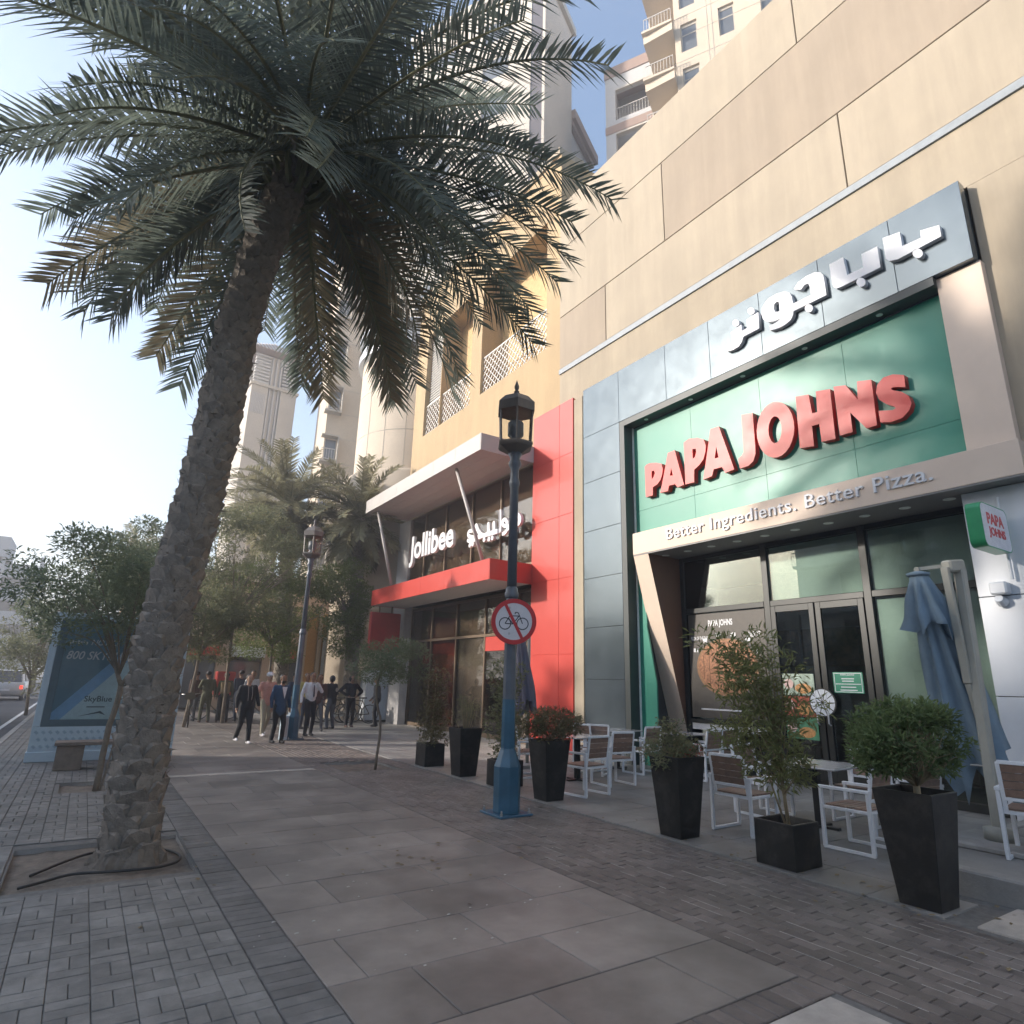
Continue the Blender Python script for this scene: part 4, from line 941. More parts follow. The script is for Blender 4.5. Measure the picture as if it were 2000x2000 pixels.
def palm_crown(root, c, L, seeds, mats, n, els, nl=64, wid=.032, ll=.5, rs=5, tilt=0):
    r = random.Random(rs); ga = 2.39996; var = []
    for k, e in enumerate(els):
        for q in range(seeds):
            var.append((e, frond_mesh('frond', R(e + r.uniform(-5, 5)), L * r.uniform(.9, 1.06) * (1 if e > 0 else (.90 if e > -20 else .80)), R(38 + (70 - max(e, -20)) * .15 + r.uniform(0, 40)) if e > 0 else R(30 + r.uniform(0, 25)), rs * 100 + k * 10 + q, mats, nl, wid, ll)))
    for i in range(n):
        # young fronds stand up at the top, old ones hang below
        f = i / n; e, me = var[min(len(var) - 1, int(f * len(els)) * seeds + r.randrange(seeds))]
        if f > .8 and i % 5 == 0 and len(mats) > 1 and mats[0] is m_frond: me = me.copy(); me.materials[0] = m_dry
        o = link('frond', me, root, True); a = i * ga + r.uniform(-.25, .25)
        o.location = Vector(c) + Vector((math.cos(a), math.sin(a), 0)) * .10 + Vector((0, 0, .28 - .5 * f))
        o.rotation_euler = (r.uniform(-.35, .35), r.uniform(-.1, .1), a)
def palm(name, label, path, rad, crown_L, n, els, mats, boots, group=None, rs=3, nl=64, wid=.032, ll=.5, seeds=2, bw=.2):
    root = thing(name, label, 'palm tree', path[0], 0, group)
    o0 = Vector(path[0]); loc = [Vector(p) - o0 for p in path]
    # resample the trunk axis
    seg = []; 
    for a, b_ in zip(loc[:-1], loc[1:]):
        m_ = max(1, int((b_ - a).length / .15)); seg += [a.lerp(b_, k / m_) for k in range(m_)]
    seg.append(loc[-1])
    for _ in range(6): seg = [seg[0]] + [(seg[i - 1] + seg[i] * 2 + seg[i + 1]) / 4 for i in range(1, len(seg) - 1)] + [seg[-1]]
    ht = sum((b_ - a).length for a, b_ in zip(seg[:-1], seg[1:])); r = random.Random(rs)
    def rr(s): return rad * (1.0 + .16 * math.exp(-s * ht / .35) - .10 * s + .18 * max(0, (s - .92) / .08))
    N = len(seg); pts = seg; link('trunk', MB().tube(pts, [rr(k / (N - 1)) * .90 for k in range(N)], 18).mesh('trunk', m_boot2, True), root, True)
    # leaf bases: short upward wedges wrapped round the trunk in a spiral
    def wedge(rs_):
        q = random.Random(rs_); w = bw * q.uniform(.85, 1.1); h = bw * q.uniform(.85, 1.05); t = bw * q.uniform(.40, .55)
        h *= .90; t *= .52; j = lambda k: q.uniform(-k, k)
        # flat against the trunk at the foot, standing off at the top, cut across with a ragged upper face
        vs = [(-.03, -w * .50, -h * .62), (-.03, w * .50, -h * .62), (-.03, w * .44, h * .42), (-.03, -w * .44, h * .42),
              (.004, -w * .40, -h * .66), (.006, w * .40, -h * .66), (t * .55, w * .52, -h * .05 + j(.01)), (t * .55, -w * .52, -h * .05 + j(.01)),
              (t * (1 + j(.15)), w * .36, h * .36 + j(.02)), (t * (1.15 + j(.12)), j(.02), h * .50 + j(.025)), (t * (1 + j(.15)), -w * .36, h * .34 + j(.02)),
              (t * .42, w * .30, h * .50 + j(.015)), (t * .42, -w * .30, h * .50 + j(.015)), (t * .80, j(.02), -h * .05)]
        return vs, [(0, 1, 5, 4), (1, 2, 8, 6), (1, 6, 5), (0, 7, 10, 3), (0, 4, 7), (4, 5, 13), (5, 6, 13), (6, 8, 13), (8, 9, 13), (9, 10, 13), (10, 7, 13), (7, 4, 13), (8, 11, 12, 10, 9), (11, 2, 3, 12), (8, 2, 11), (10, 12, 3)]
    ws = [wedge(rs * 10 + k) for k in range(5)]; wm_ = [MB().add(*w_).mesh('leaf_base', m_boot) for w_ in ws]
    nring = max(6, int(2 * math.pi * rad / (bw * .86))); step = bw * .50 / nring; s = .05; i = 0; place_ = []
    while s < ht - .1:
        a = 2 * math.pi * i / nring + (i // nring) * math.pi / nring + s * .6; f = s / ht * (N - 1); k = min(int(f), N - 2); c = pts[k].lerp(pts[k + 1], f - k); t = (pts[k + 1] - pts[k]).normalized()
        place_.append((c, t, a, rr(s / ht) * .88, s)); i += 1; s += step
    cnt = 0; fb = MB(); tocam = (EYE - o0); ca = math.atan2(tocam.y, tocam.x)
    for c, t, a, rd_, s in place_:
        vis = math.cos(a - ca) > -.35
        q = t.to_track_quat('Z', 'X').to_matrix().to_4x4()
        M_ = Matrix.Translation(c) @ q @ Matrix.Rotation(a, 4, 'Z') @ Matrix.Translation((rd_, 0, 0)) @ Matrix.Rotation(r.uniform(-.18, .18), 4, 'X') @ Matrix.Rotation(r.uniform(-.14, .2), 4, 'Y')
        k = r.randrange(5)
        if boots and vis and cnt < 290:
            o = link('leaf_base', wm_[k], root, True); o.matrix_basis = M_; cnt += 1
        else: fb.add([M_ @ Vector(p) for p in ws[k][0]], ws[k][1])
    if fb.v: link('leaf_base_field', fb.mesh('leaf_base_field', m_boot), root, True)['kind'] = 'stuff'
    palm_crown(root, seg[-1], crown_L, seeds, mats, n, els, nl, wid, ll, rs)
    return root, seg, o0
TR = [(245, 1608), (262, 1450), (285, 1300), (318, 1150), (360, 1000), (405, 830), (440, 650), (490, 480), (535, 370), (578, 285)]
path = [at_y(a * 1.0352, b_ * 1.0352, 7.27) for a, b_ in TR]; path[0].z = -.10
date, seg, o0 = palm('date_palm', 'tall leaning date palm with rough trunk in the square pit beside the granite path', path, .205, 4.35, 112, (70, 52, 34, 16, 0, -12, -24, -36), [m_frond, m_rach], True, rs=4, nl=80, wid=.031, ll=.58, seeds=3, bw=.25)
# cut stalk stubs and fibre under the crown
top = seg[-1]
for k in range(46):
    a = k * 2.4; h = -.9 + .85 * k / 46; q = Vector((math.cos(a), math.sin(a), 0)); p = top + Vector((-.12 * -h, 0, h))
    link('stalk_stub', MB().tube([p + q * .2, p + q * (.36) + Vector((0, 0, .16)), p + q * .50 + Vector((0, 0, .42))], [.05, .035, .024], 5).mesh('stalk_stub', m_rach), date, True)
# mound of roots and irrigation hose
rm = MB(); n = 20
rm.lathe([(.50, -.09), (.40, -.03), (.33, .03), (.29, .10), (.25, .20)], 0, 0, 40)
rm.v = [tuple(V_ + Vector((V_.x, V_.y, 0)).normalized() * (.07 * noise.noise(V_ * 9) + .035 * noise.noise(V_ * 31)) + Vector((0, 0, .05 * noise.noise(V_ * 13 + Vector((3, 1, 2)))))) for V_ in (Vector(p) for p in rm.v)]; link('root_mound', rm.mesh('root_mound', m_boot2), date, True)
# loose fibre and cut ends sticking out between the leaf bases
fbm = MB(); rf_ = random.Random(77)
for k in range(1500):
    f = rf_.random() * (len(seg) - 2); i_ = int(f); c = seg[i_].lerp(seg[i_ + 1], f - i_); a = rf_.uniform(0, 6.283); q = Vector((math.cos(a), math.sin(a), 0)); p = c + q * rf_.uniform(.20, .25); d = (q * rf_.uniform(.3, 1) + Vector((rf_.uniform(-.4, .4), rf_.uniform(-.4, .4), rf_.uniform(-.3, 1.1)))).normalized(); sdv = d.cross(q).normalized() if d.cross(q).length > 1e-3 else Vector((0, 0, 1)); L_ = rf_.uniform(.03, .11); w_ = rf_.uniform(.003, .012)
    fbm.add([p - sdv * w_, p + sdv * w_, p + d * L_], [(0, 1, 2)])
link('trunk_fibre', fbm.mesh('trunk_fibre', m_boot), date, True)['kind'] = 'stuff'
hp = [at_z(a / 2.884, 1330 + b_ / 2.884, -.025) for a, b_ in ((170, 1098), (330, 1030), (500, 968), (700, 940), (870, 938), (985, 962), (1022, 990), (1000, 1020), (900, 1050), (640, 1075), (400, 1085), (250, 1130), (60, 1180))]
hs_ = []
for k in range(len(hp) - 1):
    for q in range(5):
        t = q / 5; a, b_ = hp[k], hp[k + 1]; hs_.append(a.lerp(b_, t))
for _ in range(4): hs_ = [hs_[0]] + [(hs_[i - 1] + hs_[i] * 2 + hs_[i + 1]) / 4 for i in range(1, len(hs_) - 1)] + [hs_[-1]]
tag(MB().tube(hs_, .012, 7).build('irrigation_hose', m_hose, None, True), 'thin black irrigation hose looped round the foot of the date palm', 'hose')

# two palms by the crowd and one far
E1 = [m_frond2, m_rach]
palm('date_palm', 'tall palm with a scaly trunk rising behind the crowd and the far lamp post', [(6.75, 27.2, 0), (6.7, 27.2, 3), (6.4, 27.1, 6), (6.2, 27.0, 8.7)], .27, 3.0, 84, (62, 35, 8, -20, -45), E1, False, 'palms by the crowd', 8, 40, .055, .55, 2, .24)
palm('date_palm', 'shorter bushy palm in front of the yellow building and grey canopy end', [(9.0, 25.2, 0), (8.9, 25.1, 4), (8.7, 25.0, 8.2)], .25, 2.8, 84, (64, 38, 10, -20, -46), E1, False, 'palms by the crowd', 9, 40, .05, .5, 2, .24)
palm('date_palm', 'far palm showing its crown left of the leaning trunk', [(1.6, 36, 0), (1.5, 36, 6.8)], .25, 2.6, 40, (60, 30, 0, -30), E1, False, 'palms by the crowd', 10, 30, .06, .5, 1, .3)
palm('date_palm', 'far palm standing against the wind tower foot', [(7.2, 40, 0), (7.2, 40, 11.5)], .25, 3.2, 40, (60, 30, 0, -30), E1, False, 'palms by the crowd', 12, 30, .07, .55, 1, .3)

def branch_tree(root, base, tops, r0, m, rs, name='trunk'):
    """a trunk with limbs to the given points, one mesh"""
    r = random.Random(rs); mb = MB()
    for path_, ra, rb_ in tops:
        P = [Vector(p) - Vector(base) for p in path_]; Q = []
        for a, b_ in zip(P[:-1], P[1:]):
            for k in range(4): Q.append(a.lerp(b_, k / 4))
        Q.append(P[-1])
        for _ in range(2): Q = [Q[0]] + [(Q[i - 1] + 2 * Q[i] + Q[i + 1]) / 4 + Vector((r.uniform(-1, 1), r.uniform(-1, 1), 0)) * rb_ * .3 for i in range(1, len(Q) - 1)] + [Q[-1]]
        n = len(Q); mb.tube(Q, [ra + (rb_ - ra) * k / (n - 1) for k in range(n)], 8)
    return link(name, mb.mesh(name, m, True), root, True)
def leaves(clumps, n, size, rs, flat=.5, curve=True, up=0.15):
    """leaf faces spread through clumps (centre, radius vector)"""
    r = random.Random(rs); mb = MB(); tot = sum(c[1].x * c[1].y * c[1].z for c in clumps) ** 1.0
    for c, rad in clumps:
        k = max(6, int(n * rad.x * rad.y * rad.z / tot))
        for _ in range(k):
            while True:
                p = Vector((r.uniform(-1, 1), r.uniform(-1, 1), r.uniform(-1, 1)))
                if .12 < p.length < 1: break
            if r.random() < .65: p *= (.75 + .25 * r.random()) / max(p.length, .3) * r.uniform(.8, 1.08)
            q = c + Vector((p.x * rad.x, p.y * rad.y, p.z * rad.z)); d = Vector((r.gauss(0, 1), r.gauss(0, 1), r.gauss(0, 1) * flat + up)) + p * .9; d.normalize()
            s_ = d.cross(Vector((r.gauss(0, .5), r.gauss(0, .5), 1))); s_.normalize(); L_ = size[0] * r.uniform(.65, 1.2); w = size[1] * r.uniform(.7, 1.2)
            mid = q + d * L_ * .5; nn = d.cross(s_) * L_ * .10
            mb.add([q, mid + s_ * w / 2 - nn, q + d * L_, mid - s_ * w / 2 - nn], [(0, 1, 2), (0, 2, 3)])
    return mb
def clump_fill(c, rad, n, cr, rs, hollow=.45, low=-1.0):
    r = random.Random(rs); out = []
    for _ in range(n):
        while True:
            p = Vector((r.uniform(-1, 1), r.uniform(-1, 1), r.uniform(-1, 1)))
            if hollow < p.length < 1 and p.z > low: break
        k = cr * r.uniform(.65, 1.25); out.append((Vector(c) + Vector((p.x * rad[0], p.y * rad[1], p.z * rad[2])), Vector((k, k, k * .62))))
    return out
def tree(name, label, base, limbs, clumps, nleaf, lsize, lm, rs, bark=None, group=None, r0=.05, flat=.5):
    root = thing(name, label, 'tree', base, 0, group); b = Vector(base)
    branch_tree(root, base, limbs, r0, bark or m_bark, rs)
    cl = [(c - b, rd_) for c, rd_ in clumps]
    link('crown', leaves(cl, nleaf, lsize, rs + 1, flat).mesh('crown', lm), root, True)
    return root
m_leafA = leafmat('feathery_leaf', (0.19, 0.225, 0.14), .45); m_leafB = leafmat('glossy_leaf', (0.165, 0.205, 0.07), .42); m_leafC = leafmat('olive_leaf', (0.215, 0.225, 0.125), .48); m_leafD = leafmat('dry_leaf', (0.105, 0.110, 0.050))
# young tree at the billboard
B0 = Vector((.42, 11.6, -.06)); cc = Vector((-.06, 11.7, 2.95))
cl = clump_fill(cc, (1.12, 1.2, .85), 46, .34, 21, .25)
lim = [([B0, (.44, 11.6, .9), (.50, 11.6, 1.45)], .045, .04), ([(.50, 11.6, 1.45), (.35, 11.65, 1.8), (.0, 11.7, 2.6)], .034, .012), ([(.50, 11.6, 1.45), (.66, 11.6, 1.75), (.7, 11.6, 2.6)], .034, .012)] + [([(.45, 11.62, 1.6), ((c.x + .45) / 2, (c.y + 11.6) / 2, c.z * .55 + .9), c], .014, .004) for c, _ in cl[:16]]
tree('feathery_tree', 'young feathery tree with forked trunk in front of the billboard', B0, lim, cl, 8000, (.10, .030), m_leafA, 22)
tag(MB().tube([B0 + Vector((.06, 0, 0)), (.62, 11.58, 1.3)], .016, 7).build('tree_stake', m_bark), 'thin wooden stake tied to the young tree by the billboard', 'stake')
# street trees behind the billboard and the trunk
for k, (px, py, y, rx, rz_, lb_, lm, nn, sz) in enumerate((
        (300, 1105, 17.5, 1.25, 1.2, 'dusty green tree behind the billboard and young feathery tree', m_leafA, 6500, (.13, .04)),
        (165, 1165, 22, 1.4, 1.2, 'wide roadside tree just behind the billboard', m_leafA, 6500, (.15, .05)),
        (75, 1255, 30, 1.7, 1.8, 'roadside tree beside the parked cars', m_leafC, 5000, (.17, .06)),
        (470, 1110, 24.5, 2.5, 2.5, 'broad olive green tree over the crowd, left of the far lamp post', m_leafC, 17000, (.15, .05)),
        (400, 1215, 23, 1.6, 1.3, 'low dark tree shading the crowd behind the leaning palm', m_leafC, 9000, (.14, .05)),
        (540, 1190, 26, 2.2, 1.9, 'dark leafy tree right behind the far lamp post', m_leafB, 13000, (.14, .055)))):
    c = at_y(px, py, y); base = Vector((c.x + (-.15 if px == 400 else .1), y, 0)); cl = clump_fill(c, (rx, rx, rz_), 60, rx * .26, 40 + k, .2)
    lim = [([base, (c.x, y, c.z - rz_ * .7), (c.x, y, c.z)], .060, .03)] + [([(c.x, y, c.z - rz_ * .75), ((c.x + q.x) / 2, (y + q.y) / 2, c.z - rz_ * .3), q], .04, .01) for q, _ in cl[:14]]
    tree('street_tree', lb_, base, lim, cl, nn, sz, lm, 50 + k, group='street trees by the crowd')
# glossy ficus with a lit trunk
base = Vector((8.85, 24.4, 0)); c = Vector((8.0, 24.3, 4.9)); cl = clump_fill(c, (1.15, 1.2, 1.35), 55, .42, 71, .25) + clump_fill((8.3, 24.3, 3.3), (.9, .9, .8), 24, .36, 72, .2)
lim = [([base, (8.8, 24.4, 1.6), (8.4, 24.3, 3.2), (8.1, 24.3, 4.6)], .14, .06)] + [([(8.5, 24.35, 2.8), (8.3, 24.3, 3.8), q], .05, .012) for q, _ in cl[:14]]
tree('ficus_tree', 'glossy bright green ficus at the end of the red canopy', base, lim, cl, 11000, (.12, .06), m_leafB, 73)
# thin young tree in the path pit
b1 = Vector((4.92, 12.0, -.05)); c1 = at_y(762, 1292, 12.0); cl = clump_fill(c1, (.80, .75, .44), 36, .22, 81, .15)
lim = [([b1, (4.98, 12, .8), at_y(733, 1360, 12), at_y(745, 1300, 12)], .028, .018)] + [([at_y(740, 1330, 12), at_y(750, 1300, 12), q], .012, .004) for q, _ in cl[:12]]
tree('young_tree', 'thin young tree with leaning stem in the pit by the brick strip', b1, lim, cl, 3800, (.085, .026), m_leafA, 82)
# far treeline by the road
for k, (x, y, h) in enumerate(((-3.2, 62, 5), (-12, 75, 6), (3.5, 60, 6.5), (-4.5, 85, 6), (-17, 66, 6))):
    c = Vector((x, y, h * .62)); cl = clump_fill(c, (h * .36, h * .36, h * .34), 40, h * .11, 90 + k, .2); tree('roadside_tree', ('distant round tree at the kerb beyond the traffic queue', 'distant tree in front of the car park', 'distant tree between the arcade and the wind tower', 'distant tree closest to the car park corner', 'distant tree on the far side of the road')[k], Vector((x, y, -.1)), [([(x, y, -.1), (x, y, h * .5)], .15, .08)], cl, 2500, (.34, .16), m_leafC, 95 + k, group='distant trees on the road verge')

# ---------------------------------------------------------------- planters and their plants
m_pot = mat('black_planter', (0.016, 0.016, 0.015), .42, var=.2, scale=7, spec=.4, dust=.16)
m_stem = mat('pale_stem', (0.33, 0.27, 0.17), .8, var=.2)
m_leafE = leafmat('oleander_leaf', (0.235, 0.255, 0.105), .45); m_leafF = leafmat('bush_leaf', (0.175, 0.24, 0.10), .45); m_leafG = leafmat('vine_leaf', (0.160, 0.145, 0.075), .3)
m_fl = mat('red_flower', (0.42, 0.07, 0.045), .6, var=.3); m_flw = mat('white_flower', (0.7, 0.66, 0.6), .6)
def planter(label, x, y, h, b0, b1_, name='tall_planter', group=None, rz=0.0, zb=0.0):
    p = thing(name, label, 'planter', (x, y, zb), rz, group)
    mb = MB(); t = .03
    for a0, a1, z0, z1 in ((b0, b1_, 0, h),):
        k = 1 / math.cos(math.pi / 4)
        def ring(a, z): return [(a * sx, a * sy, z) for sx, sy in ((-1, -1), (1, -1), (1, 1), (-1, 1))]
        mb.add(ring(a0, z0) + ring(a1, z1) + ring(a1 - t, z1) + ring(a1 - t - .02, z1 - .10), [(0, 3, 2, 1)] + [(i, (i + 1) % 4, 4 + (i + 1) % 4, 4 + i) for i in range(4)] + [(4 + i, 4 + (i + 1) % 4, 8 + (i + 1) % 4, 8 + i) for i in range(4)] + [(8 + i, 8 + (i + 1) % 4, 12 + (i + 1) % 4, 12 + i) for i in range(4)])
    link('pot', mb.mesh('pot', m_pot, bevel=.006), p, True)
    a = b1_ - .055; link('soil', MB().quad((-a, -a, h - .08), (a, -a, h - .08), (a, a, h - .08), (-a, a, h - .08)).mesh('soil', m_dirt), p, True)
    return p
def plant(label, x, y, z0, stems, clumps, n, size, lm, rs, name='shrub', sm=None, flat=.5, flowers=None, cat='plant'):
    root = thing(name, label, cat, (x, y, z0)); mb = MB()
    for P, ra, rb_ in stems:
        Q = [Vector(p) for p in P]; mb.tube(Q, [ra + (rb_ - ra) * k / max(1, len(Q) - 1) for k in range(len(Q))], 6)
    link('stem', mb.mesh('stem', sm or m_stem, True), root, True)
    link('foliage', leaves(clumps, n, size, rs, flat).mesh('foliage', lm), root, True)
    if flowers: link('flower', leaves(flowers[0], flowers[1], (.035, .03), rs + 5, .6).mesh('flower', flowers[2]), root, True)
    return root
V = Vector
def twigs(c0, clumps, rs, ra=.012, k=40):
    r = random.Random(rs); out = []
    for c, _ in clumps[:k]:
        m_ = V(c0).lerp(c, .5) + V((r.uniform(-.06, .06), r.uniform(-.06, .06), r.uniform(-.02, .08))); out.append(([c0, V(c0).lerp(m_, .5) + V((r.uniform(-.03, .03), r.uniform(-.03, .03), .02)), m_, c], ra, .003))
    return out
# nearest tall planter with a clipped round bush
planter('tall tapered black planter holding the clipped round bush', 5.955, 2.80, .86, .155, .232)
cl = clump_fill((-.02, 0, .42), (.40, .40, .34), 140, .105, 101, .80, -.62)
st = [([(.05, 0, -.1), (.055, .0, .12)], .03, .026)] + twigs((.055, 0, .08), cl, 102, .013, 90)
plant('clipped round green bush with bare twigs below in the nearest tall planter', 5.955, 2.80, .80, st, cl, 6400, (.070, .023), m_leafF, 103, 'round_bush', flat=.7)
# low square planter with a tall loose bush
planter('low square black planter holding the tall loose leaning bush', 6.02, 4.07, .40, .215, .215, 'square_planter')
cl = [(V((-.03 + .10 * math.sin(k * 1.9) - .34 * (k / 40), .12 * math.cos(k * 2.3) + .1 * (k / 40), .40 + 1.30 * (k / 40))), V((.16, .16, .12)) * (1.15 - .35 * abs(k / 40 - .55))) for k in range(44)]
cl = [(c + V((random.Random(k).uniform(-.34, .34), random.Random(k + 9).uniform(-.34, .34), 0)) * (1.0 - .45 * abs(k / 40 - .6)), r_ * 1.15) for k, (c, r_) in enumerate(cl)]
st = [([(.05, 0, -.06), (.0, 0, .35), (-.12, .03, .85), (-.30, .08, 1.65)], .020, .006), ([(.05, .02, -.06), (-.08, .08, .4), (-.25, .14, 1.0)], .014, .004)] + [([(0, 0, .25 + .02 * k), (c.x * .6, c.y * .6, c.z - .12), c], .008, .003) for k, (c, _) in enumerate(cl[::2])]
plant('tall loose bush with narrow yellow green leaves in the square planter by the table', 6.02, 4.07, .34, st, cl, 3200, (.105, .022), m_leafE, 104, 'loose_bush', flat=.8)
# planter with flowers and mixed herbs
planter('tall tapered black planter of mixed herbs and red flowers', 5.965, 5.40, .86, .155, .228)
cl = clump_fill((-.05, 0, .10), (.33, .30, .20), 36, .12, 111, .1, -.6) + [(V((-.12 + .1 * math.sin(k), .1 * math.cos(k * 2), .2 + .25 * k / 12)), V((.10, .10, .08))) for k in range(12)]
plant('mixed herbs and red flowers spilling over a tall planter', 5.965, 5.40, .80, twigs((0, 0, -.02), cl, 112, .006), cl, 1700, (.055, .026), m_leafC, 113, 'flowering_herbs', flowers=(clump_fill((.14, -.06, .10), (.16, .16, .10), 10, .07, 114, .0), 130, m_fl))
# the planters further along the terrace edge
planter('tall tapered black planter with a scuffed face beside the blue lamp post', 5.96, 7.88, .83, .155, .228)
cl = clump_fill((0.05, 0, .22), (.44, .40, .28), 44, .14, 121, .25, -.5)
plant('olive and red tinged shrub in the scuffed planter', 5.96, 7.88, .78, twigs((0, 0, -.02), cl, 122, .007), cl, 2300, (.085, .024), m_leafG, 123, 'red_tinged_shrub', flowers=(clump_fill((.0, 0, .3), (.4, .4, .2), 4, .08, 124, .2), 24, m_fl))
planter('low square black planter behind the foot of the blue lamp post', 6.06, 9.22, .40, .22, .22, 'square_planter')
cl = [(V((.16 * math.sin(k * 2.1), .16 * math.cos(k * 1.7), .12 + 1.45 * k / 30)), V((.20, .20, .14))) for k in range(31)]
plant('tall climbing shrub behind the blue lamp post', 6.06, 9.22, .34, [([(0, 0, -.05), (.02, .02, .8), (-.03, 0, 1.6)], .018, .006), ([(.05, .1, -.05), (.12, .12, .7), (.1, .1, 1.3)], .012, .005)], cl, 2300, (.075, .034), m_leafC, 125, 'climbing_shrub')
planter('tall tapered black planter of thin upright stems', 5.98, 10.45, .82, .165, .228)
r7 = random.Random(7); st = []; cl = []
for k in range(26):
    a = r7.uniform(0, 6.28); q = V((math.cos(a), math.sin(a), 0)) * r7.uniform(.05, .30); h = r7.uniform(.3, .62); st.append(([(q.x * .3, q.y * .3, -.04), (q.x * .7, q.y * .7, h * .5), (q.x, q.y, h)], .005, .002)); cl.append((V((q.x, q.y, h * .9)), V((.07, .07, .08)))); cl.append((V((q.x * .8, q.y * .8, h * .55)), V((.05, .05, .06))))
plant('thin upright grassy stems in a tall planter before the frosted window', 5.98, 10.45, .76, st, cl, 650, (.06, .014), m_leafC, 126, 'upright_herb')
planter('low square black planter at the far end of the terrace row', 6.03, 11.92, .42, .215, .215, 'square_planter')
cl = [(V((.17 * math.sin(k * 2.1) + .05, .17 * math.cos(k * 1.7), .08 + 1.35 * k / 34)), V((.21, .21, .13)) * (1.1 - .3 * k / 34)) for k in range(35)]
plant('tall reddish climbing plant in the farthest square planter', 6.03, 11.92, .36, [([(0, 0, -.05), (.03, .02, .7), (.05, 0, 1.4)], .02, .006)], cl, 2600, (.07, .034), m_leafG, 127, 'climbing_shrub')
# planter at the right edge on the raised terrace
planter('tall black planter on the raised terrace by the right hand chair', 8.75, 2.05, .86, .16, .23, zb=.166)
cl = clump_fill((0, 0, .2), (.34, .34, .3), 30, .13, 131, .2, -.5)
plant('small green shrub with fine upright twigs on the raised terrace', 8.75, 2.05, .97, twigs((0, 0, 0), cl, 132, .006) + [([(0, 0, 0), (.05 * k, -.05, .5), (.08 * k, -.06, .8)], .004, .0015) for k in (-2, -1, 1, 2)], cl, 1500, (.055, .02), m_leafF, 133, 'small_shrub')
# ================================================================ lamp posts
m_blue = mat('blue_lamp_paint', (0.050, 0.140, 0.215), .38, var=.15, scale=5, dirt=.25, coat=.15)
m_post = mat('slate_lamp_paint', (0.13, 0.148, 0.175), .42, var=.15, scale=5, dirt=.2)
m_lantern = mat('lantern_metal', (0.14, 0.122, 0.108), .5, var=.2)
m_lglass = glass('lantern_glass', (0.92, 0.92, 0.90), 1.35)
m_bolt = mat('galvanised', (0.45, 0.45, 0.44), .45, metal=.7)
def lamp_post(label, x, y, group):
    root = thing('lamp_post', label, 'lamp post', (x, y, 0), 0, group)
    L_ = lambda mb, n, m, s=False, bv=0, par=root: link(n, mb.mesh(n, m, s, bv), par, True)
    pl = L_(MB().box(-.25, .25, -.25, .25, .0, .025), 'base_plate', m_blue, bv=.004)
    for sx in (-1, 1):
        for sy in (-1, 1): L_(MB().lathe([(.022, .025), (.022, .05), (.012, .05), (.012, .085)], sx * .21, sy * .21, 6), 'bolt', m_bolt, par=pl)
    oc = lambda prof: MB().lathe([(a / math.cos(math.pi / 8), z) for a, z in prof], 0, 0, 8, rot=math.pi / 8)
    L_(oc([(.165, .026), (.165, .58), (.095, .78), (.09, .80)]), 'base', m_blue, bv=.006)
    L_(oc([(.088, .80), (.085, 1.1), (.082, 1.42)]), 'lower_shaft', m_blue)
    L_(oc([(.082, 1.42), (.074, 2.8)]), 'shaft', m_post)
    L_(MB().lathe([(.09, 2.78), (.098, 2.80), (.098, 2.86), (.085, 2.88), (.085, 2.92), (.07, 2.94)], 0, 0, 20), 'collar', m_post, True)
    L_(MB().lathe([(.070, 2.94), (.060, 4.42), (.075, 4.45), (.08, 4.50), (.062, 4.56), (.062, 4.70), (.09, 4.76), (.095, 4.80), (.07, 4.86), (.11, 4.96)], 0, 0, 20), 'upper_shaft', m_post, True)
    hx = lambda prof, rot=0: MB().lathe(prof, 0, 0, 6, rot=rot)
    L_(hx([(.10, 4.94), (.27, 5.04), (.29, 5.07), (.29, 5.10)]), 'lantern_base', m_lantern)
    cg = MB()
    for k in range(6):
        a = 2 * math.pi * k / 6; cg.bar((.255 * math.cos(a), .255 * math.sin(a), 5.10), (.275 * math.cos(a), .275 * math.sin(a), 5.62), .022)
    cage = L_(cg, 'lantern_cage', m_lantern)
    for k in range(6):
        a, b_ = 2 * math.pi * k / 6, 2 * math.pi * (k + 1) / 6
        L_(MB().quad((.25 * math.cos(a), .25 * math.sin(a), 5.10), (.25 * math.cos(b_), .25 * math.sin(b_), 5.10), (.27 * math.cos(b_), .27 * math.sin(b_), 5.62), (.27 * math.cos(a), .27 * math.sin(a), 5.62)), 'lantern_pane', m_lglass, par=cage)
    L_(hx([(.31, 5.60), (.31, 5.74), (.20, 5.86), (.06, 5.92), (.05, 5.94)]), 'lantern_roof', m_lantern)
    L_(MB().lathe([(.035, 5.93), (.045, 5.97), (.02, 5.99), (.035, 6.02), (.038, 6.06), (.012, 6.13), (.002, 6.17)], 0, 0, 10), 'finial', m_lantern, True)
    L_(MB().lathe([(.10, 5.10), (.10, 5.16), (.07, 5.2), (.12, 5.24), (.12, 5.44), (.09, 5.47)], 0, 0, 12), 'lamp_unit', m_post, True)
    return root
lp1 = lamp_post('blue based lamp post carrying the no cycling sign', 4.83, 7.29, 'street lamp posts')
dup(lp1, (4.93, 18.05, 0), .3, 'slim lamp post standing among the crowd', 'street lamp posts')
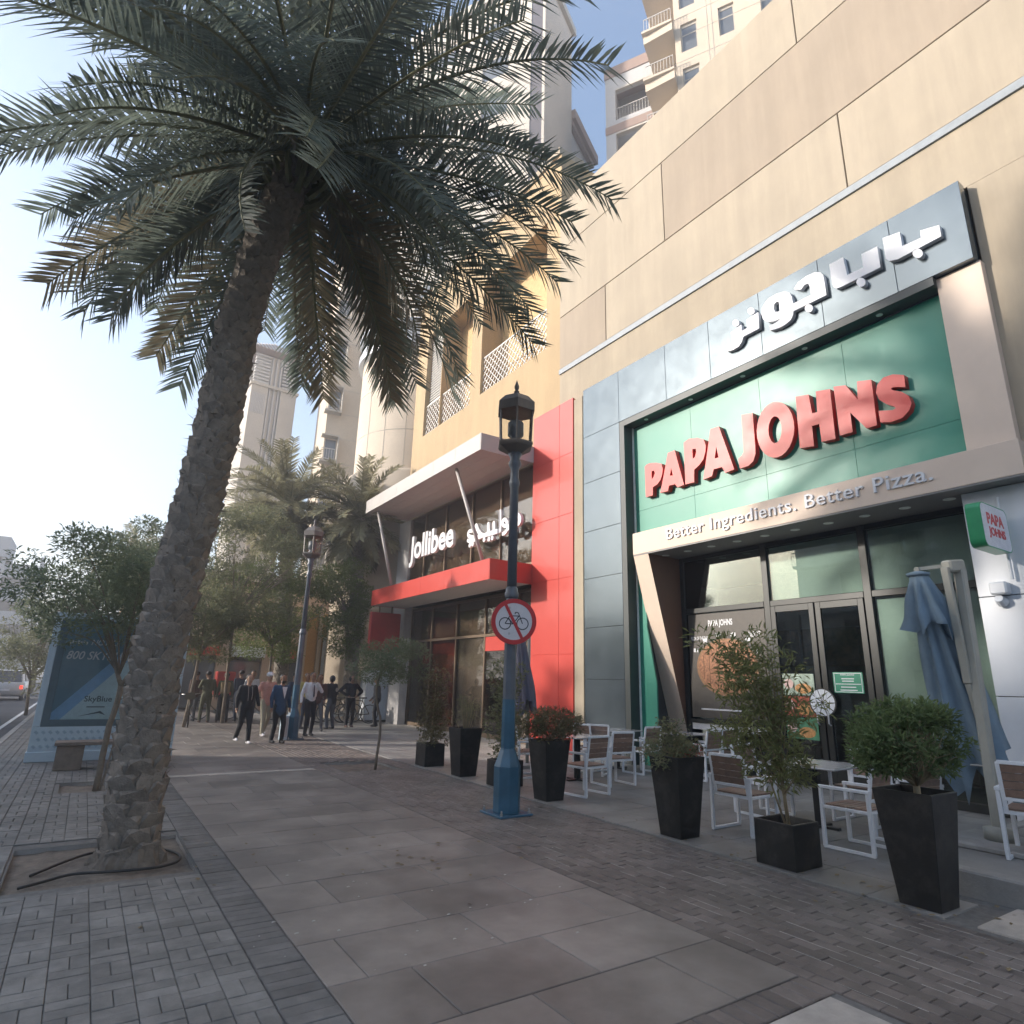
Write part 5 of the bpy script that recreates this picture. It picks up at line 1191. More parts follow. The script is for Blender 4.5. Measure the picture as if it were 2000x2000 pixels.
# no cycling sign
ns = thing('no_cycling_sign', 'round red and white no cycling sign on the lamp post', 'sign', (4.81, 7.18, 2.45))
SG = Matrix.Translation((4.80, 7.175, 2.45)) @ Matrix.Rotation(R(-33), 4, 'Z') @ Matrix(((1, 0, 0, 0), (0, 0, -1, 0), (0, 1, 0, 0), (0, 0, 0, 1)))
m_sred = mat('sign_red', (0.50, 0.030, 0.030), .45, var=.08); m_sw = mat('sign_face', (0.66, 0.64, 0.66), .5, var=.05); m_sk = mat('sign_black', (0.03, 0.03, 0.04), .5)
circ = lambda r, n=40, cx=0, cy=0: [(cx + r * math.cos(2 * math.pi * k / n), cy + r * math.sin(2 * math.pi * k / n)) for k in range(n)]
def flat(name, loops, m, d, z, par): me = curve_mesh(name, loops, m, d); me.transform(Matrix.Translation((0, 0, z))); return link(name, place(me, SG), par)
flat('sign_plate', [circ(.312)], m_bolt, .012, -.008, ns); flat('sign_disc', [circ(.30)], m_sw, .004, .002, ns); flat('red_ring', [circ(.312), circ(.252)], m_sred, .004, .0045, ns)
def band(a, b_, w): a = V((*a, 0)); b_ = V((*b_, 0)); t = (b_ - a).normalized(); n = V((-t.y, t.x, 0)) * w / 2; return [(a + n)[:2], (b_ + n)[:2], (b_ - n)[:2], (a - n)[:2]]
for cx in (-.12, .12): flat('bicycle_symbol', [circ(.085, 24, cx, -.03), circ(.071, 24, cx, -.03)], m_sk, .002, .0050, ns)
for a, b_ in (((-.12, -.03), (-.055, .075)), ((-.055, .075), (.07, .075)), ((.07, .075), (-.01, -.035)), ((-.01, -.035), (-.075, .045)), ((-.12, -.03), (-.01, -.035)), ((.12, -.03), (.06, .12)), ((.06, .12), (.02, .125)), ((.02, .125), (.015, .10)), ((-.07, .09), (-.035, .09))): flat('bicycle_symbol', [band(a, b_, .013)], m_sk, .0021, .0052 , ns)
flat('red_bar', [band((-.12, .235), (.12, -.235), .042)], m_sred, .003, .0075, ns)
m_clip = MB().box(-.09, .09, -.09, .10, 2.62, 2.65).box(-.09, .09, -.09, .10, 2.27, 2.30); m_clip.v = [(x + 4.83, y + 7.29, z) for x, y, z in m_clip.v]; m_clip.build('clamp', m_bolt, ns)

# ================================================================ terrace furniture
m_alu = mat('white_frame', (0.74, 0.76, 0.78), .4, var=.05); m_wood = mat('brown_slat', (0.235, 0.155, 0.115), .55, var=.25, scale=14, objvar=.2); m_ttop = mat('grey_tabletop', (0.42, 0.41, 0.40), .22, var=.06, coat=.3); m_leg = mat('black_steel', (0.016, 0.016, 0.016), .4)
CH = []
def chair(label, x, y, rz, z=0.0):
    """front looks along local +y"""
    if CH: return dup(CH[0], (x, y, z), rz, label, 'white framed terrace chairs')
    root = thing('terrace_chair', label, 'chair', (x, y, z), rz, 'white framed terrace chairs'); CH.append(root)
    for s in (-1, 1):
        X = s * .265; mb = MB(); t = .035
        mb.box(X - t / 2, X + t / 2, -.27, .27, 0, .03); mb.box(X - t / 2, X + t / 2, .235, .27, .03, .60); mb.box(X - t / 2, X + t / 2, -.27, -.235, .03, .60); mb.box(X - t / 2 - .006, X + t / 2 + .006, -.275, .275, .60, .632); mb.box(X - t / 2, X + t / 2, -.235, .235, .40, .43)
        link('side_frame', mb.mesh('side_frame', m_alu, bevel=.004), root, True)
    link('seat_frame', MB().box(-.2475, .2475, .20, .235, .395, .425).box(-.2475, .2475, -.235, -.20, .395, .425).mesh('seat_frame', m_alu), root, True)
    sm_ = MB().box(-.245, .245, -.032, .032, .43, .447).mesh('seat_slat', m_wood)
    for k in range(6): o = link('seat_slat', sm_, root, True); o.location.y = -.19 + k * .076
    bf = MB()
    for s in (-1, 1): bf.bar((s * .225, -.225, .42), (s * .225, -.30, .86), .034, .03)
    bf.bar((-.225, -.30, .86), (.225, -.30, .86), .034, .034); bf.bar((-.225, -.245, .53), (.225, -.245, .53), .028, .028); link('back_frame', bf.mesh('back_frame', m_alu, bevel=.003), root, True)
    sl = MB().box(-.208, .208, -.009, .009, -.034, .034).mesh('back_slat', m_wood)
    for k in range(4): o = link('back_slat', sl, root, True); z = .585 + k * .074; o.location = (0, -.246 - (z - .53) * .165, z); o.rotation_euler = (R(9.5), 0, 0)
    return root
def table(label, x, y, rz=0.0, s=.40, z=0.0, group='grey topped terrace tables'):
    root = thing('terrace_table', label, 'table', (x, y, z), rz, group)
    link('tabletop', MB().box(-s, s, -s, s, .725, .745).mesh('tabletop', m_ttop, bevel=.006), root, True); link('pedestal', MB().box(-.04, .04, -.04, .04, .03, .725).box(-.2, .2, -.2, .2, .70, .7245).mesh('pedestal', m_leg), root, True); link('foot', MB().box(-.24, .24, -.035, .035, 0, .028).box(-.035, .035, -.24, .24, 0, .0285).mesh('foot', m_leg, bevel=.004), root, True)
    return root
table('grey table behind the tall loose bush and low square planter', 7.92, 4.88, R(4), .47)
chair('terrace chair with its back to the nearest round bush planter', 7.28, 4.03, R(2)); chair('terrace chair half hidden behind the low square planter', 6.86, 5.18, R(-88)); chair('terrace chair on the door side of the table behind the loose bush', 8.72, 4.75, R(92)); chair('terrace chair facing away from the portal fin, behind the loose bush', 8.0, 5.72, R(178)); chair('terrace chair just right of the table behind the round bush', 8.15, 3.92, R(-6))
table('grey table by the window poster, in front of the portal fin', 10.15, 8.95, R(-3), .40)
chair('terrace chair in front of the table by the window poster', 9.85, 8.28, R(3)); chair('terrace chair beside the glass under the pizza poster', 10.52, 8.42, R(-4))
table('grey table between the scuffed planter and the grey column', 7.55, 9.15, R(5), .42)
chair('terrace chair standing alone nearest the scuffed planter', 6.74, 7.98, R(8)); chair('terrace chair with slatted back turned to the scuffed planter', 7.82, 8.52, R(-4)); chair('terrace chair behind the table near the red pillar', 8.35, 9.65, R(120)); chair('terrace chair behind the climbing shrub and lamp post', 6.95, 9.9, R(-100))
table('grey table close to the green corner strip', 9.35, 10.05, R(0), .38)
chair('terrace chair facing the grey column', 8.72, 10.1, R(-85)); chair('terrace chair before the green corner strip', 9.35, 9.35, R(5))
ZT = .166
table('grey table behind the cantilever umbrella pole', 8.55, 2.85, R(0), .38, ZT); chair('terrace chair behind the blue umbrella canopy on the raised terrace', 7.72, 2.52, R(-80), ZT); chair('terrace chair at the right edge beside the raised planter', 9.25, 2.65, R(80), ZT); chair('terrace chair on the raised terrace in front of the umbrella pole', 8.6, 2.15, R(0), ZT)

# closed cantilever umbrella
m_can1 = mat('blue_canvas', (0.235, 0.325, 0.405), .85, var=.10, scale=6, bump=.2, bscale=200, trans=.15); m_can2 = mat('lilac_canvas', (0.20, 0.19, 0.24), .85, var=.1, scale=6, trans=.15); m_pole = mat('taupe_pole', (0.33, 0.325, 0.28), .45, var=.08)
def folded_canopy(name, apex, foot, folds, r_top, r_bot, m, parent, rs, skirt=None, rag=.25):
    r = random.Random(rs); a = Vector(apex); b_ = Vector(foot); n = folds * 4; rows = 22; vs = []; ax = (b_ - a).normalized(); u = ax.cross(V((0, 1, 0))).normalized(); w = ax.cross(u)
    ph = [r.uniform(-.2, .2) for _ in range(folds)]; le = [r.uniform(1 - rag, 1.0) for _ in range(folds)]
    for k in range(rows + 1):
        s = k / rows
        for i in range(n):
            f = i // 4; ang = 2 * math.pi * i / n; q = (i % 4); fold = (1.0, .72, .42, .72)[q]
            rad = (r_top + (r_bot - r_top) * s ** .8) * (1 - (1 - fold) * min(1, s * 3)) * (1 + ph[f] * s)
            wob = .02 * math.sin(s * 9 + f * 2.1) * s; l_ = le[f] if q in (0, 1, 3) else le[f] - .03
            vs.append(a + (b_ - a) * (s * l_) + (u * math.cos(ang) + w * math.sin(ang)) * (rad + wob))
    fs = [(k * n + i, k * n + (i + 1) % n, (k + 1) * n + (i + 1) % n, (k + 1) * n + i) for k in range(rows) for i in range(n)]
    fs.append(tuple(range(n - 1, -1, -1)))
    return MB().add(vs, fs).build(name, m, parent, True)
um = thing('cantilever_umbrella', 'closed blue cantilever umbrella hanging from a taupe pole', 'umbrella', (7.97, 3.0, ZT))
MB().box(7.55, 8.45, 2.6, 3.4, ZT, ZT + .05).build('base', m_kerb, um, bevel=.01)
MB().lathe([(.14, ZT + .05), (.14, ZT + .16), (.07, ZT + .18)], 8.03, 3.0, 16).build('socket', m_pole, um, True)
MB().bar((8.03, 3.0, ZT + .1), (8.12, 3.0, 3.02), .12, .10).build('pole', m_pole, um, bevel=.015)
MB().bar((7.93, 3.06, 3.03), (8.17, 3.0, 3.06), .12, .14).build('hinge', m_pole, um, bevel=.02)
MB().bar((7.90, 3.06, 3.02), (8.02, 3.06, 1.75), .06, .08).bar((8.02, 3.06, 1.75), (8.24, 3.02, .75), .05, .06).build('arm', m_pole, um, bevel=.01)
ap_ = at_y(1793, 1122, 3.32); ft_ = at_y(1925, 1560, 3.32)
folded_canopy('canopy', ap_ + V((0, 0, -.03)), ft_, 8, .07, .42, m_can1, um, 3)
folded_canopy('valance', ap_, ap_ + (ft_ - ap_) * .30, 8, .08, .30, m_can1, um, 5, rag=.35)
MB().lathe([(.11, ap_.z - .02), (.12, ap_.z + .01), (.06, ap_.z + .03)], ap_.x, ap_.y, 16).build('cap', m_can1, um, True)
MB().bar((ap_.x, ap_.y, ap_.z - .1), (ap_.x, ap_.y, ap_.z + .08), .05).bar((ap_.x, ap_.y, ap_.z + .06), (8.0, 3.06, 3.05), .04).build('hanger', m_pole, um)
MB().box(ap_.x + .27, ap_.x + .36, ap_.y - .34, ap_.y - .30, 1.75, 2.05).build('strap', m_can1, um, bevel=.02)
um2 = thing('cantilever_umbrella', 'closed lilac grey umbrella beside the red pillar', 'umbrella', (7.75, 11.0, 0))
MB().box(7.4, 8.1, 10.7, 11.3, 0, .06).build('base', m_kerb, um2); MB().tube([(7.8, 11.05, .06), (7.8, 11.05, 2.6)], .035, 10).build('pole', m_pole, um2, True); folded_canopy('canopy', (7.55, 11, 2.62), (7.75, 11, .85), 8, .06, .26, m_can2, um2, 9); MB().bar((7.55, 11, 2.58), (7.8, 11.05, 2.6), .04).build('hanger', m_pole, um2)

# ================================================================ billboard, bench, road things
m_bbf = mat('pale_blue_metal', (0.42, 0.52, 0.58), .4, var=.05); m_bbd = mat('slate_trim', (0.075, 0.115, 0.135), .4); m_stud = mat('pattern_blue', (0.27, 0.37, 0.44), .4); m_p1 = mat('poster_blue', (0.14, 0.25, 0.32), .35, var=.05); m_p2 = mat('poster_sky', (0.26, 0.45, 0.66), .35); m_p3 = mat('poster_pale', (0.55, 0.67, 0.71), .35)
bb = thing('billboard', 'freestanding blue advertising panel reading 800 SKYBLUE behind the bench', 'billboard', (.7, 15.0, 0))
Y0 = 15.0
def bx_(mb, a, b_, c, d, y0=Y0, y1=Y0 + .3): return mb.box(a, b_, y0, y1, c, d)
bx_(MB(), -.66, 1.75, .0, .18, Y0 - .02, Y0 + .32).build('plinth', m_bbf, bb, bevel=.01)
base_ = bx_(MB(), -.64, 1.73, .18, .62).build('base_panel', m_bbf, bb)
dm = MB().box(-.032, .032, -.006, 0, -.022, .022, M=Matrix.Rotation(R(45), 4, 'Y')).mesh('pattern_stud', m_stud)
for i in range(21):
    for j_ in range(3): o = link('pattern_stud', dm, base_, True); o.location = (-.56 + i * .108 + (j_ % 2) * .054, Y0 - .001, .27 + j_ * .125)
bx_(MB(), -.64, -.52, .62, 2.62).build('side_frame', m_bbf, bb, bevel=.01); bx_(MB(), 1.61, 1.73, .62, 2.62).build('side_frame', m_bbf, bb, bevel=.01); bx_(MB(), -.64, 1.73, 2.62, 2.74).build('top_frame', m_bbf, bb, bevel=.01)
bx_(MB(), -.52, 1.61, .62, .74).build('inner_trim', m_bbd, bb); bx_(MB(), -.52, -.40, .74, 2.62).build('inner_trim', m_bbd, bb); bx_(MB(), 1.50, 1.61, .74, 2.62).build('inner_trim', m_bbd, bb)
MB().quad((-.40, Y0 + .03, .74), (1.50, Y0 + .03, .74), (1.50, Y0 + .03, 2.62), (-.40, Y0 + .03, 2.62)).build('poster', m_p1, bb)
MB().add([(-.399, Y0 + .026, .745), (-.25, Y0 + .026, .745), (1.335, Y0 + .026, 2.61), (1.08, Y0 + .026, 2.61), (-.399, Y0 + .026, .87)], [(0, 1, 2, 3, 4)]).build('poster_stripe', m_p2, bb); MB().add([(-.25, Y0 + .025, .745), (1.49, Y0 + .025, .745), (1.49, Y0 + .025, 2.61), (1.335, Y0 + .025, 2.61)], [(0, 1, 2, 3)]).build('poster_triangle', m_p3, bb)
for tx, w, x, z, h, m_, sh in (('800 SKYBLUE', 1.12, -.34, 1.86, .16, m_wlet, .25), ('NOTICE', .50, .02, 2.14, .11, m_wlet, .25), ('SkyBlue', .46, .08, 1.04, .14, m_bbd, 0)):
    me = fit(text_mesh('lettering', tx, m_, 1, .002, .012, shear=sh), w, h); link('lettering', place(me, face_south(x, Y0 + .023, z)), bb)
for k in range(7): MB().box(-.34 + k * .045, -.31 + k * .045, Y0 + .02, Y0 + .023, 2.15 + .015 * (k % 3), 2.20 + .02 * (k % 2)).build('lettering', m_wlet, bb)
MB().box(.14, .44, Y0 + .02, Y0 + .023, .965, .985).build('lettering', m_bbd, bb); MB().add([(.02, Y0 + .022, .80), (.28, Y0 + .022, .87), (.38, Y0 + .022, .90), (.48, Y0 + .022, .82), (.36, Y0 + .022, .86)], [(0, 1, 4), (1, 2, 4), (2, 3, 4)]).build('poster_emblem', m_bbd, bb)
MB().quad((-.40, Y0 + .012, .74), (1.50, Y0 + .012, .74), (1.50, Y0 + .012, 2.62), (-.40, Y0 + .012, 2.62)).build('cover_glass', glass('poster_glass', (.92, .94, .94), 1.4), bb)
m_ston = mat('weathered_bench', (0.20, 0.165, 0.135), .85, var=.2, scale=9, bump=.5)
be = thing('bench', 'weathered plank bench in front of the billboard', 'bench', (.6, 13.85, 0))
MB().box(-.18, .22, 13.62, 14.0, 0, .40).build('leg', m_ston, be, bevel=.01); MB().box(1.0, 1.3, 13.62, 14.0, 0, .40).build('leg', m_ston, be, bevel=.01)
for k in range(3): MB().box(-.22, 1.35, 13.58 + k * .152, 13.725 + k * .152, .402, .46).build('plank', m_ston, be, bevel=.006)
# road barrier with an arrow
m_bar = mat('barrier_concrete', (0.55, 0.47, 0.38), .8, var=.1); rbx = thing('road_barrier', 'low pale concrete barrier block with a painted arrow beside the road', 'barrier', (-3.6, 32, -.13))
MB().add([(-6.2, 31.6, -.13), (-2.6, 31.6, -.13), (-2.6, 32.4, -.13), (-6.2, 32.4, -.13), (-6.2, 31.8, .72), (-2.6, 31.8, .72), (-2.6, 32.2, .72), (-6.2, 32.2, .72)], [(0, 1, 5, 4), (1, 2, 6, 5), (2, 3, 7, 6), (3, 0, 4, 7), (4, 5, 6, 7)]).build('block', m_bar, rbx, bevel=.02)
def onb(x, z): return (x, 31.6 + .2 * (z + .13) / .85 - .006, z)
MB().add([onb(-3.3, .3), onb(-3.0, .48), onb(-3.0, .38), onb(-2.7, .38), onb(-2.7, .22), onb(-3.0, .22), onb(-3.0, .12)], [(0, 1, 2, 3, 4, 5, 6)]).build('painted_arrow', m_sk, rbx)
# cars
m_tyre = mat('tyre', (0.02, 0.02, 0.02), .8); m_rim = mat('wheel_rim', (0.4, 0.4, 0.41), .35, metal=.6); m_cglass = mat('car_glass', (0.03, 0.035, 0.04), .08, coat=.5); m_tail = mat('tail_light', (0.55, 0.03, 0.02), .3, emit=(1, .06, .03, .6)); m_head = mat('head_light', (0.8, 0.8, 0.8), .2)
def car(label, x, y, rz, col, suv=0.0, lights=m_tail):
    root = thing('car', label, 'car', (x, y, -.13), rz, 'cars on the road'); pm = mat('paint_%02x%02x%02x' % tuple(int(c * 255) for c in col), col, .3, var=.03, coat=.6)
    # stations along y (rear = -): half width, z of sill, z of shoulder
    st = [(-2.15, .70, .42, .80), (-2.05, .82, .30, .92), (-1.5, .88, .24, .98), (0, .90, .22, .97), (1.2, .88, .24, .93), (1.95, .80, .30, .80), (2.15, .64, .42, .66)]
    vs = []
    for yy, w, a, b_ in st: vs += [(-w * .94, yy, a), (-w, yy, (a + b_) / 2), (-w * .95, yy, b_ + suv * .1), (w * .95, yy, b_ + suv * .1), (w, yy, (a + b_) / 2), (w * .94, yy, a)]
    fs = [(k * 6 + i, k * 6 + (i + 1) % 6, (k + 1) * 6 + (i + 1) % 6, (k + 1) * 6 + i) for k in range(len(st) - 1) for i in range(6)] + [(5, 4, 3, 2, 1, 0), tuple(range(36, 42))]
    link('body', MB().add(vs, fs).mesh('body', pm, True), root, True)
    h = 1.42 + suv * .32; rr_ = -1.95 if suv else -1.55
    cab = [(-.78, rr_, .93), (.78, rr_, .93), (.80, 1.05, .93), (-.80, 1.05, .93), (-.60, rr_ + .35, h - .06), (.60, rr_ + .35, h - .06), (.62, .25, h - .06), (-.62, .25, h - .06)]
    link('cabin_glass', MB().add(cab, [(0, 1, 5, 4), (1, 2, 6, 5), (2, 3, 7, 6), (3, 0, 4, 7)]).mesh('cabin_glass', m_cglass), root, True)
    link('roof', MB().add([(-.62, rr_ + .28, h - .08), (.62, rr_ + .28, h - .08), (.64, .3, h - .08), (-.64, .3, h - .08), (-.5, rr_ + .45, h), (.5, rr_ + .45, h), (.5, .1, h), (-.5, .1, h)], [(0, 1, 5, 4), (1, 2, 6, 5), (2, 3, 7, 6), (3, 0, 4, 7), (4, 5, 6, 7)]).mesh('roof', pm), root, True)
    for s in (-1, 1):
        for a, b_ in (((s * .79, 1.04, .93), (s * .62, .27, h - .05)), ((s * .78, rr_, .93), (s * .6, rr_ + .33, h - .05)), ((s * .80, -.3, .95), (s * .62, -.3, h - .05))): link('pillar', MB().bar(a, b_, .06, .06).mesh('pillar', pm), root, True)
        for yy in (-1.35, 1.35):
            w_ = link('wheel', MB().lathe([(.24, -.1), (.32, -.09), (.33, 0), (.32, .09), (.24, .1)], 0, 0, 18, M=Matrix.Translation((s * .80, yy, .33)) @ Matrix.Rotation(R(90), 4, 'Y')).mesh('wheel', m_tyre, True), root, True)
            link('rim', MB().lathe([(.20, -.108), (.20, .108)], 0, 0, 12, M=Matrix.Translation((s * .80, yy, .33)) @ Matrix.Rotation(R(90), 4, 'Y')).mesh('rim', m_rim), w_, True)
        link('tail_light', MB().box(s * .72 - .11, s * .72 + .11, -2.14, -2.03, .66, .86).mesh('tail_light', lights), root, True); link('head_light', MB().box(s * .6 - .14, s * .6 + .14, 2.0, 2.1, .58, .70).mesh('head_light', m_head), root, True)
    link('number_plate', MB().box(-.25, .25, -2.18, -2.14, .55, .66).mesh('number_plate', m_wlet), root, True)
    return root
car('white car parked behind the billboard edge', -3.55, 27.0, R(4), (.62, .62, .62), .5)
car('dark red car with lit tail lights in the traffic queue', -4.9, 42, R(2), (.16, .05, .045)); car('silver car ahead of the dark red car', -3.6, 49, R(-2), (.40, .41, .42), 1); car('grey car in the outer lane of the queue', -6.6, 47, R(2), (.20, .21, .22)); car('dark blue car far along the queue', -5.0, 57, R(0), (.06, .08, .12), 1); car('white van at the head of the traffic queue', -7.0, 63, R(0), (.6, .6, .6), 2)

# ================================================================ bicycles
m_bk = mat('bike_frame', (0.10, 0.085, 0.05), .4); m_chr = mat('bike_chrome', (0.55, 0.54, 0.52), .3, metal=.7)
BK = []
def bicycle(label, x, y, rz, lean=0.0):
    if BK: o = dup(BK[0], (x, y, 0), rz, label, 'bicycles by the crowd'); o.rotation_euler = (0, lean, rz); return o
    root = thing('bicycle', label, 'bicycle', (x, y, 0), rz, 'bicycles by the crowd'); BK.append(root); root.rotation_euler = (0, lean, rz)
    def ringm(cy, r, t, n=28):
        mb = MB(); mb.tube([(0, cy + r * math.cos(2 * math.pi * k / n), .34 + r * math.sin(2 * math.pi * k / n)) for k in range(n + 1)], t, 6, cap=False); return mb
    for cy in (-.52, .52):
        w_ = link('wheel', ringm(cy, .325, .017).mesh('wheel', m_tyre, True), root, True); sp = ringm(cy, .30, .008)
        for k in range(14): a = 2 * math.pi * k / 14; sp.bar((0, cy, .34), (0, cy + .3 * math.cos(a), .34 + .3 * math.sin(a)), .004)
        link('rim', sp.mesh('rim', m_chr), w_, True)
    fm = MB(); ps = dict(r=(0, -.52, .34), b=(0, -.08, .30), s=(0, -.22, .80), h=(0, .36, .86), h2=(0, .39, .74), f=(0, .52, .34))
    for a, b_ in (('r', 'b'), ('b', 's'), ('s', 'h'), ('h2', 'b'), ('r', 's'), ('h', 'f')): fm.tube([ps[a], ps[b_]], .017, 7)
    link('frame', fm.mesh('frame', m_bk, True), root, True); link('handlebar', MB().tube([(-.27, .26, 1.02), (-.1, .36, 1.0), (0, .35, .98), (.1, .36, 1.0), (.27, .26, 1.02)], .012, 7).tube([(0, .36, .86), (0, .35, .99)], .013, 7).mesh('handlebar', m_chr, True), root, True)
    link('saddle', MB().add([(-.09, -.36, .90), (.09, -.36, .90), (.03, -.08, .89), (-.03, -.08, .89), (-.07, -.35, .94), (.07, -.35, .94), (.02, -.09, .925), (-.02, -.09, .925)], [(0, 3, 2, 1), (4, 5, 6, 7), (0, 1, 5, 4), (1, 2, 6, 5), (2, 3, 7, 6), (3, 0, 4, 7)]).tube([(0, -.22, .8), (0, -.23, .9)], .014, 6).mesh('saddle', m_tyre), root, True)
    link('crank', MB().lathe([(.09, -.01), (.09, .01)], 0, 0, 16, M=Matrix.Translation((.05, -.08, .30)) @ Matrix.Rotation(R(90), 4, 'Y')).bar((.06, -.08, .30), (.07, .08, .25), .02).bar((-.06, -.08, .30), (-.07, -.24, .35), .02).mesh('crank', m_chr), root, True)
    link('basket', MB().box(-.14, .14, .46, .70, .86, .88).box(-.14, -.13, .46, .70, .88, 1.06).box(.13, .14, .46, .70, .88, 1.06).box(-.13, .13, .69, .70, .88, 1.06).box(-.13, .13, .46, .47, .88, 1.06).mesh('basket', m_bk), root, True)
    return root
bicycle('bicycle facing the camera beside the leaning palm trunk', 3.05, 23.3, R(172), .06)
for k, (x, y, a) in enumerate(((8.0, 24.0, 60), (8.35, 24.3, 72), (8.75, 23.7, 55))): bicycle(('bicycle behind the hooded men', 'bicycle leaning beside the ficus trunk', 'bicycle next to the white cabinet')[k], x, y, R(a), .1)
for k, (x, y, a) in enumerate(((5.75, 26.2, 78), (4.3, 26.6, 95))): bicycle(('bicycle behind the man in the white shirt', 'bicycle behind the man in the blue blazer')[k], x, y, R(a), .08)
rbox = thing('delivery_box', 'red insulated delivery box behind the man in black', 'box', (4.3, 26.0, 0)); MB().box(4.1, 4.75, 25.8, 26.3, .9, 1.75).build('box', m_red, rbox, bevel=.03); MB().box(4.3, 4.55, 25.9, 26.2, 0, .9).build('stand', m_tyre, rbox)
uc = thing('utility_pillar', 'short pale grey utility box at the foot of the far lamp post', 'box', (4.72, 17.9, 0)); MB().box(4.58, 4.76, 17.8, 18.0, 0, .62).build('cabinet', m_bbf, uc, bevel=.01); MB().box(4.60, 4.74, 17.79, 17.798, .08, .56).build('door', m_wing, uc)

# fallen leaves round the planters and on the slabs
fl = MB(); r5 = random.Random(55)
for k in range(260):
    c = r5.choice(((5.95, 2.8), (6.0, 4.0), (5.95, 5.4), (5.95, 7.9), (6.0, 9.2), (6.0, 10.5), (5.0, 12.2), (.8, 7.2), (3.0, 6.0)))
    x = c[0] + r5.gauss(0, .45); y = c[1] + r5.gauss(0, .7); a = r5.uniform(0, 6.28); L_ = r5.uniform(.025, .07); w_ = L_ * r5.uniform(.2, .35); t = Vector((math.cos(a), math.sin(a), 0)); n_ = Vector((-t.y, t.x, 0)); p = Vector((x, y, .006))
    if in_pit(x, x, y, y) or (x > 6.4 and y < 3.5): continue
    fl.add([p - t * L_ / 2, p + n_ * w_ + Vector((0, 0, r5.uniform(0, .008))), p + t * L_ / 2 + Vector((0, 0, r5.uniform(0, .006))), p - n_ * w_ + Vector((0, 0, r5.uniform(0, .008)))], [(0, 1, 2), (0, 2, 3)])
fl.build('fallen_leaves', mat('dead_leaf', (0.19, 0.145, 0.075), .8, var=.4, scale=9), foot)['kind'] = 'stuff'
# ================================================================ people
import numpy as np
m_skin = mat('skin_brown', (0.26, 0.145, 0.09), .55, var=.06); m_skin2 = mat('skin_light', (0.40, 0.25, 0.17), .55, var=.06); m_hair = mat('black_hair', (0.018, 0.015, 0.013), .6); m_eye = mat('eye_dark', (0.02, 0.015, 0.012), .3)
def cloth(n, c): return mat('cloth_' + n, c, .85, var=.14, scale=11, bump=.25, bscale=60)
K = dict(black=cloth('black', (.022, .022, .024)), navy=cloth('navy', (.03, .04, .065)), blue=cloth('blue', (.028, .060, .115)), white=cloth('white', (.62, .62, .64)), pink=cloth('pink', (.46, .24, .19)), khaki=cloth('khaki', (.30, .275, .20)), olive=cloth('olive', (.10, .10, .055)), grey=cloth('grey', (.11, .11, .115)), brown=cloth('brown', (.09, .05, .04)), yellow=cloth('yellow', (.42, .36, .12)), tan=cloth('tan', (.28, .21, .12)), jean=cloth('jean', (.085, .095, .11)), pale=cloth('pale', (.36, .33, .29)))
def sph(c, rx, ry, rz_, n=14, m=9): return MB().lathe([(max(1e-3, math.sin(math.pi * k / m)), -math.cos(math.pi * k / m)) for k in range(m + 1)], 0, 0, n, M=Matrix.Translation(c) @ Matrix.Diagonal((rx, ry, rz_, 1)))
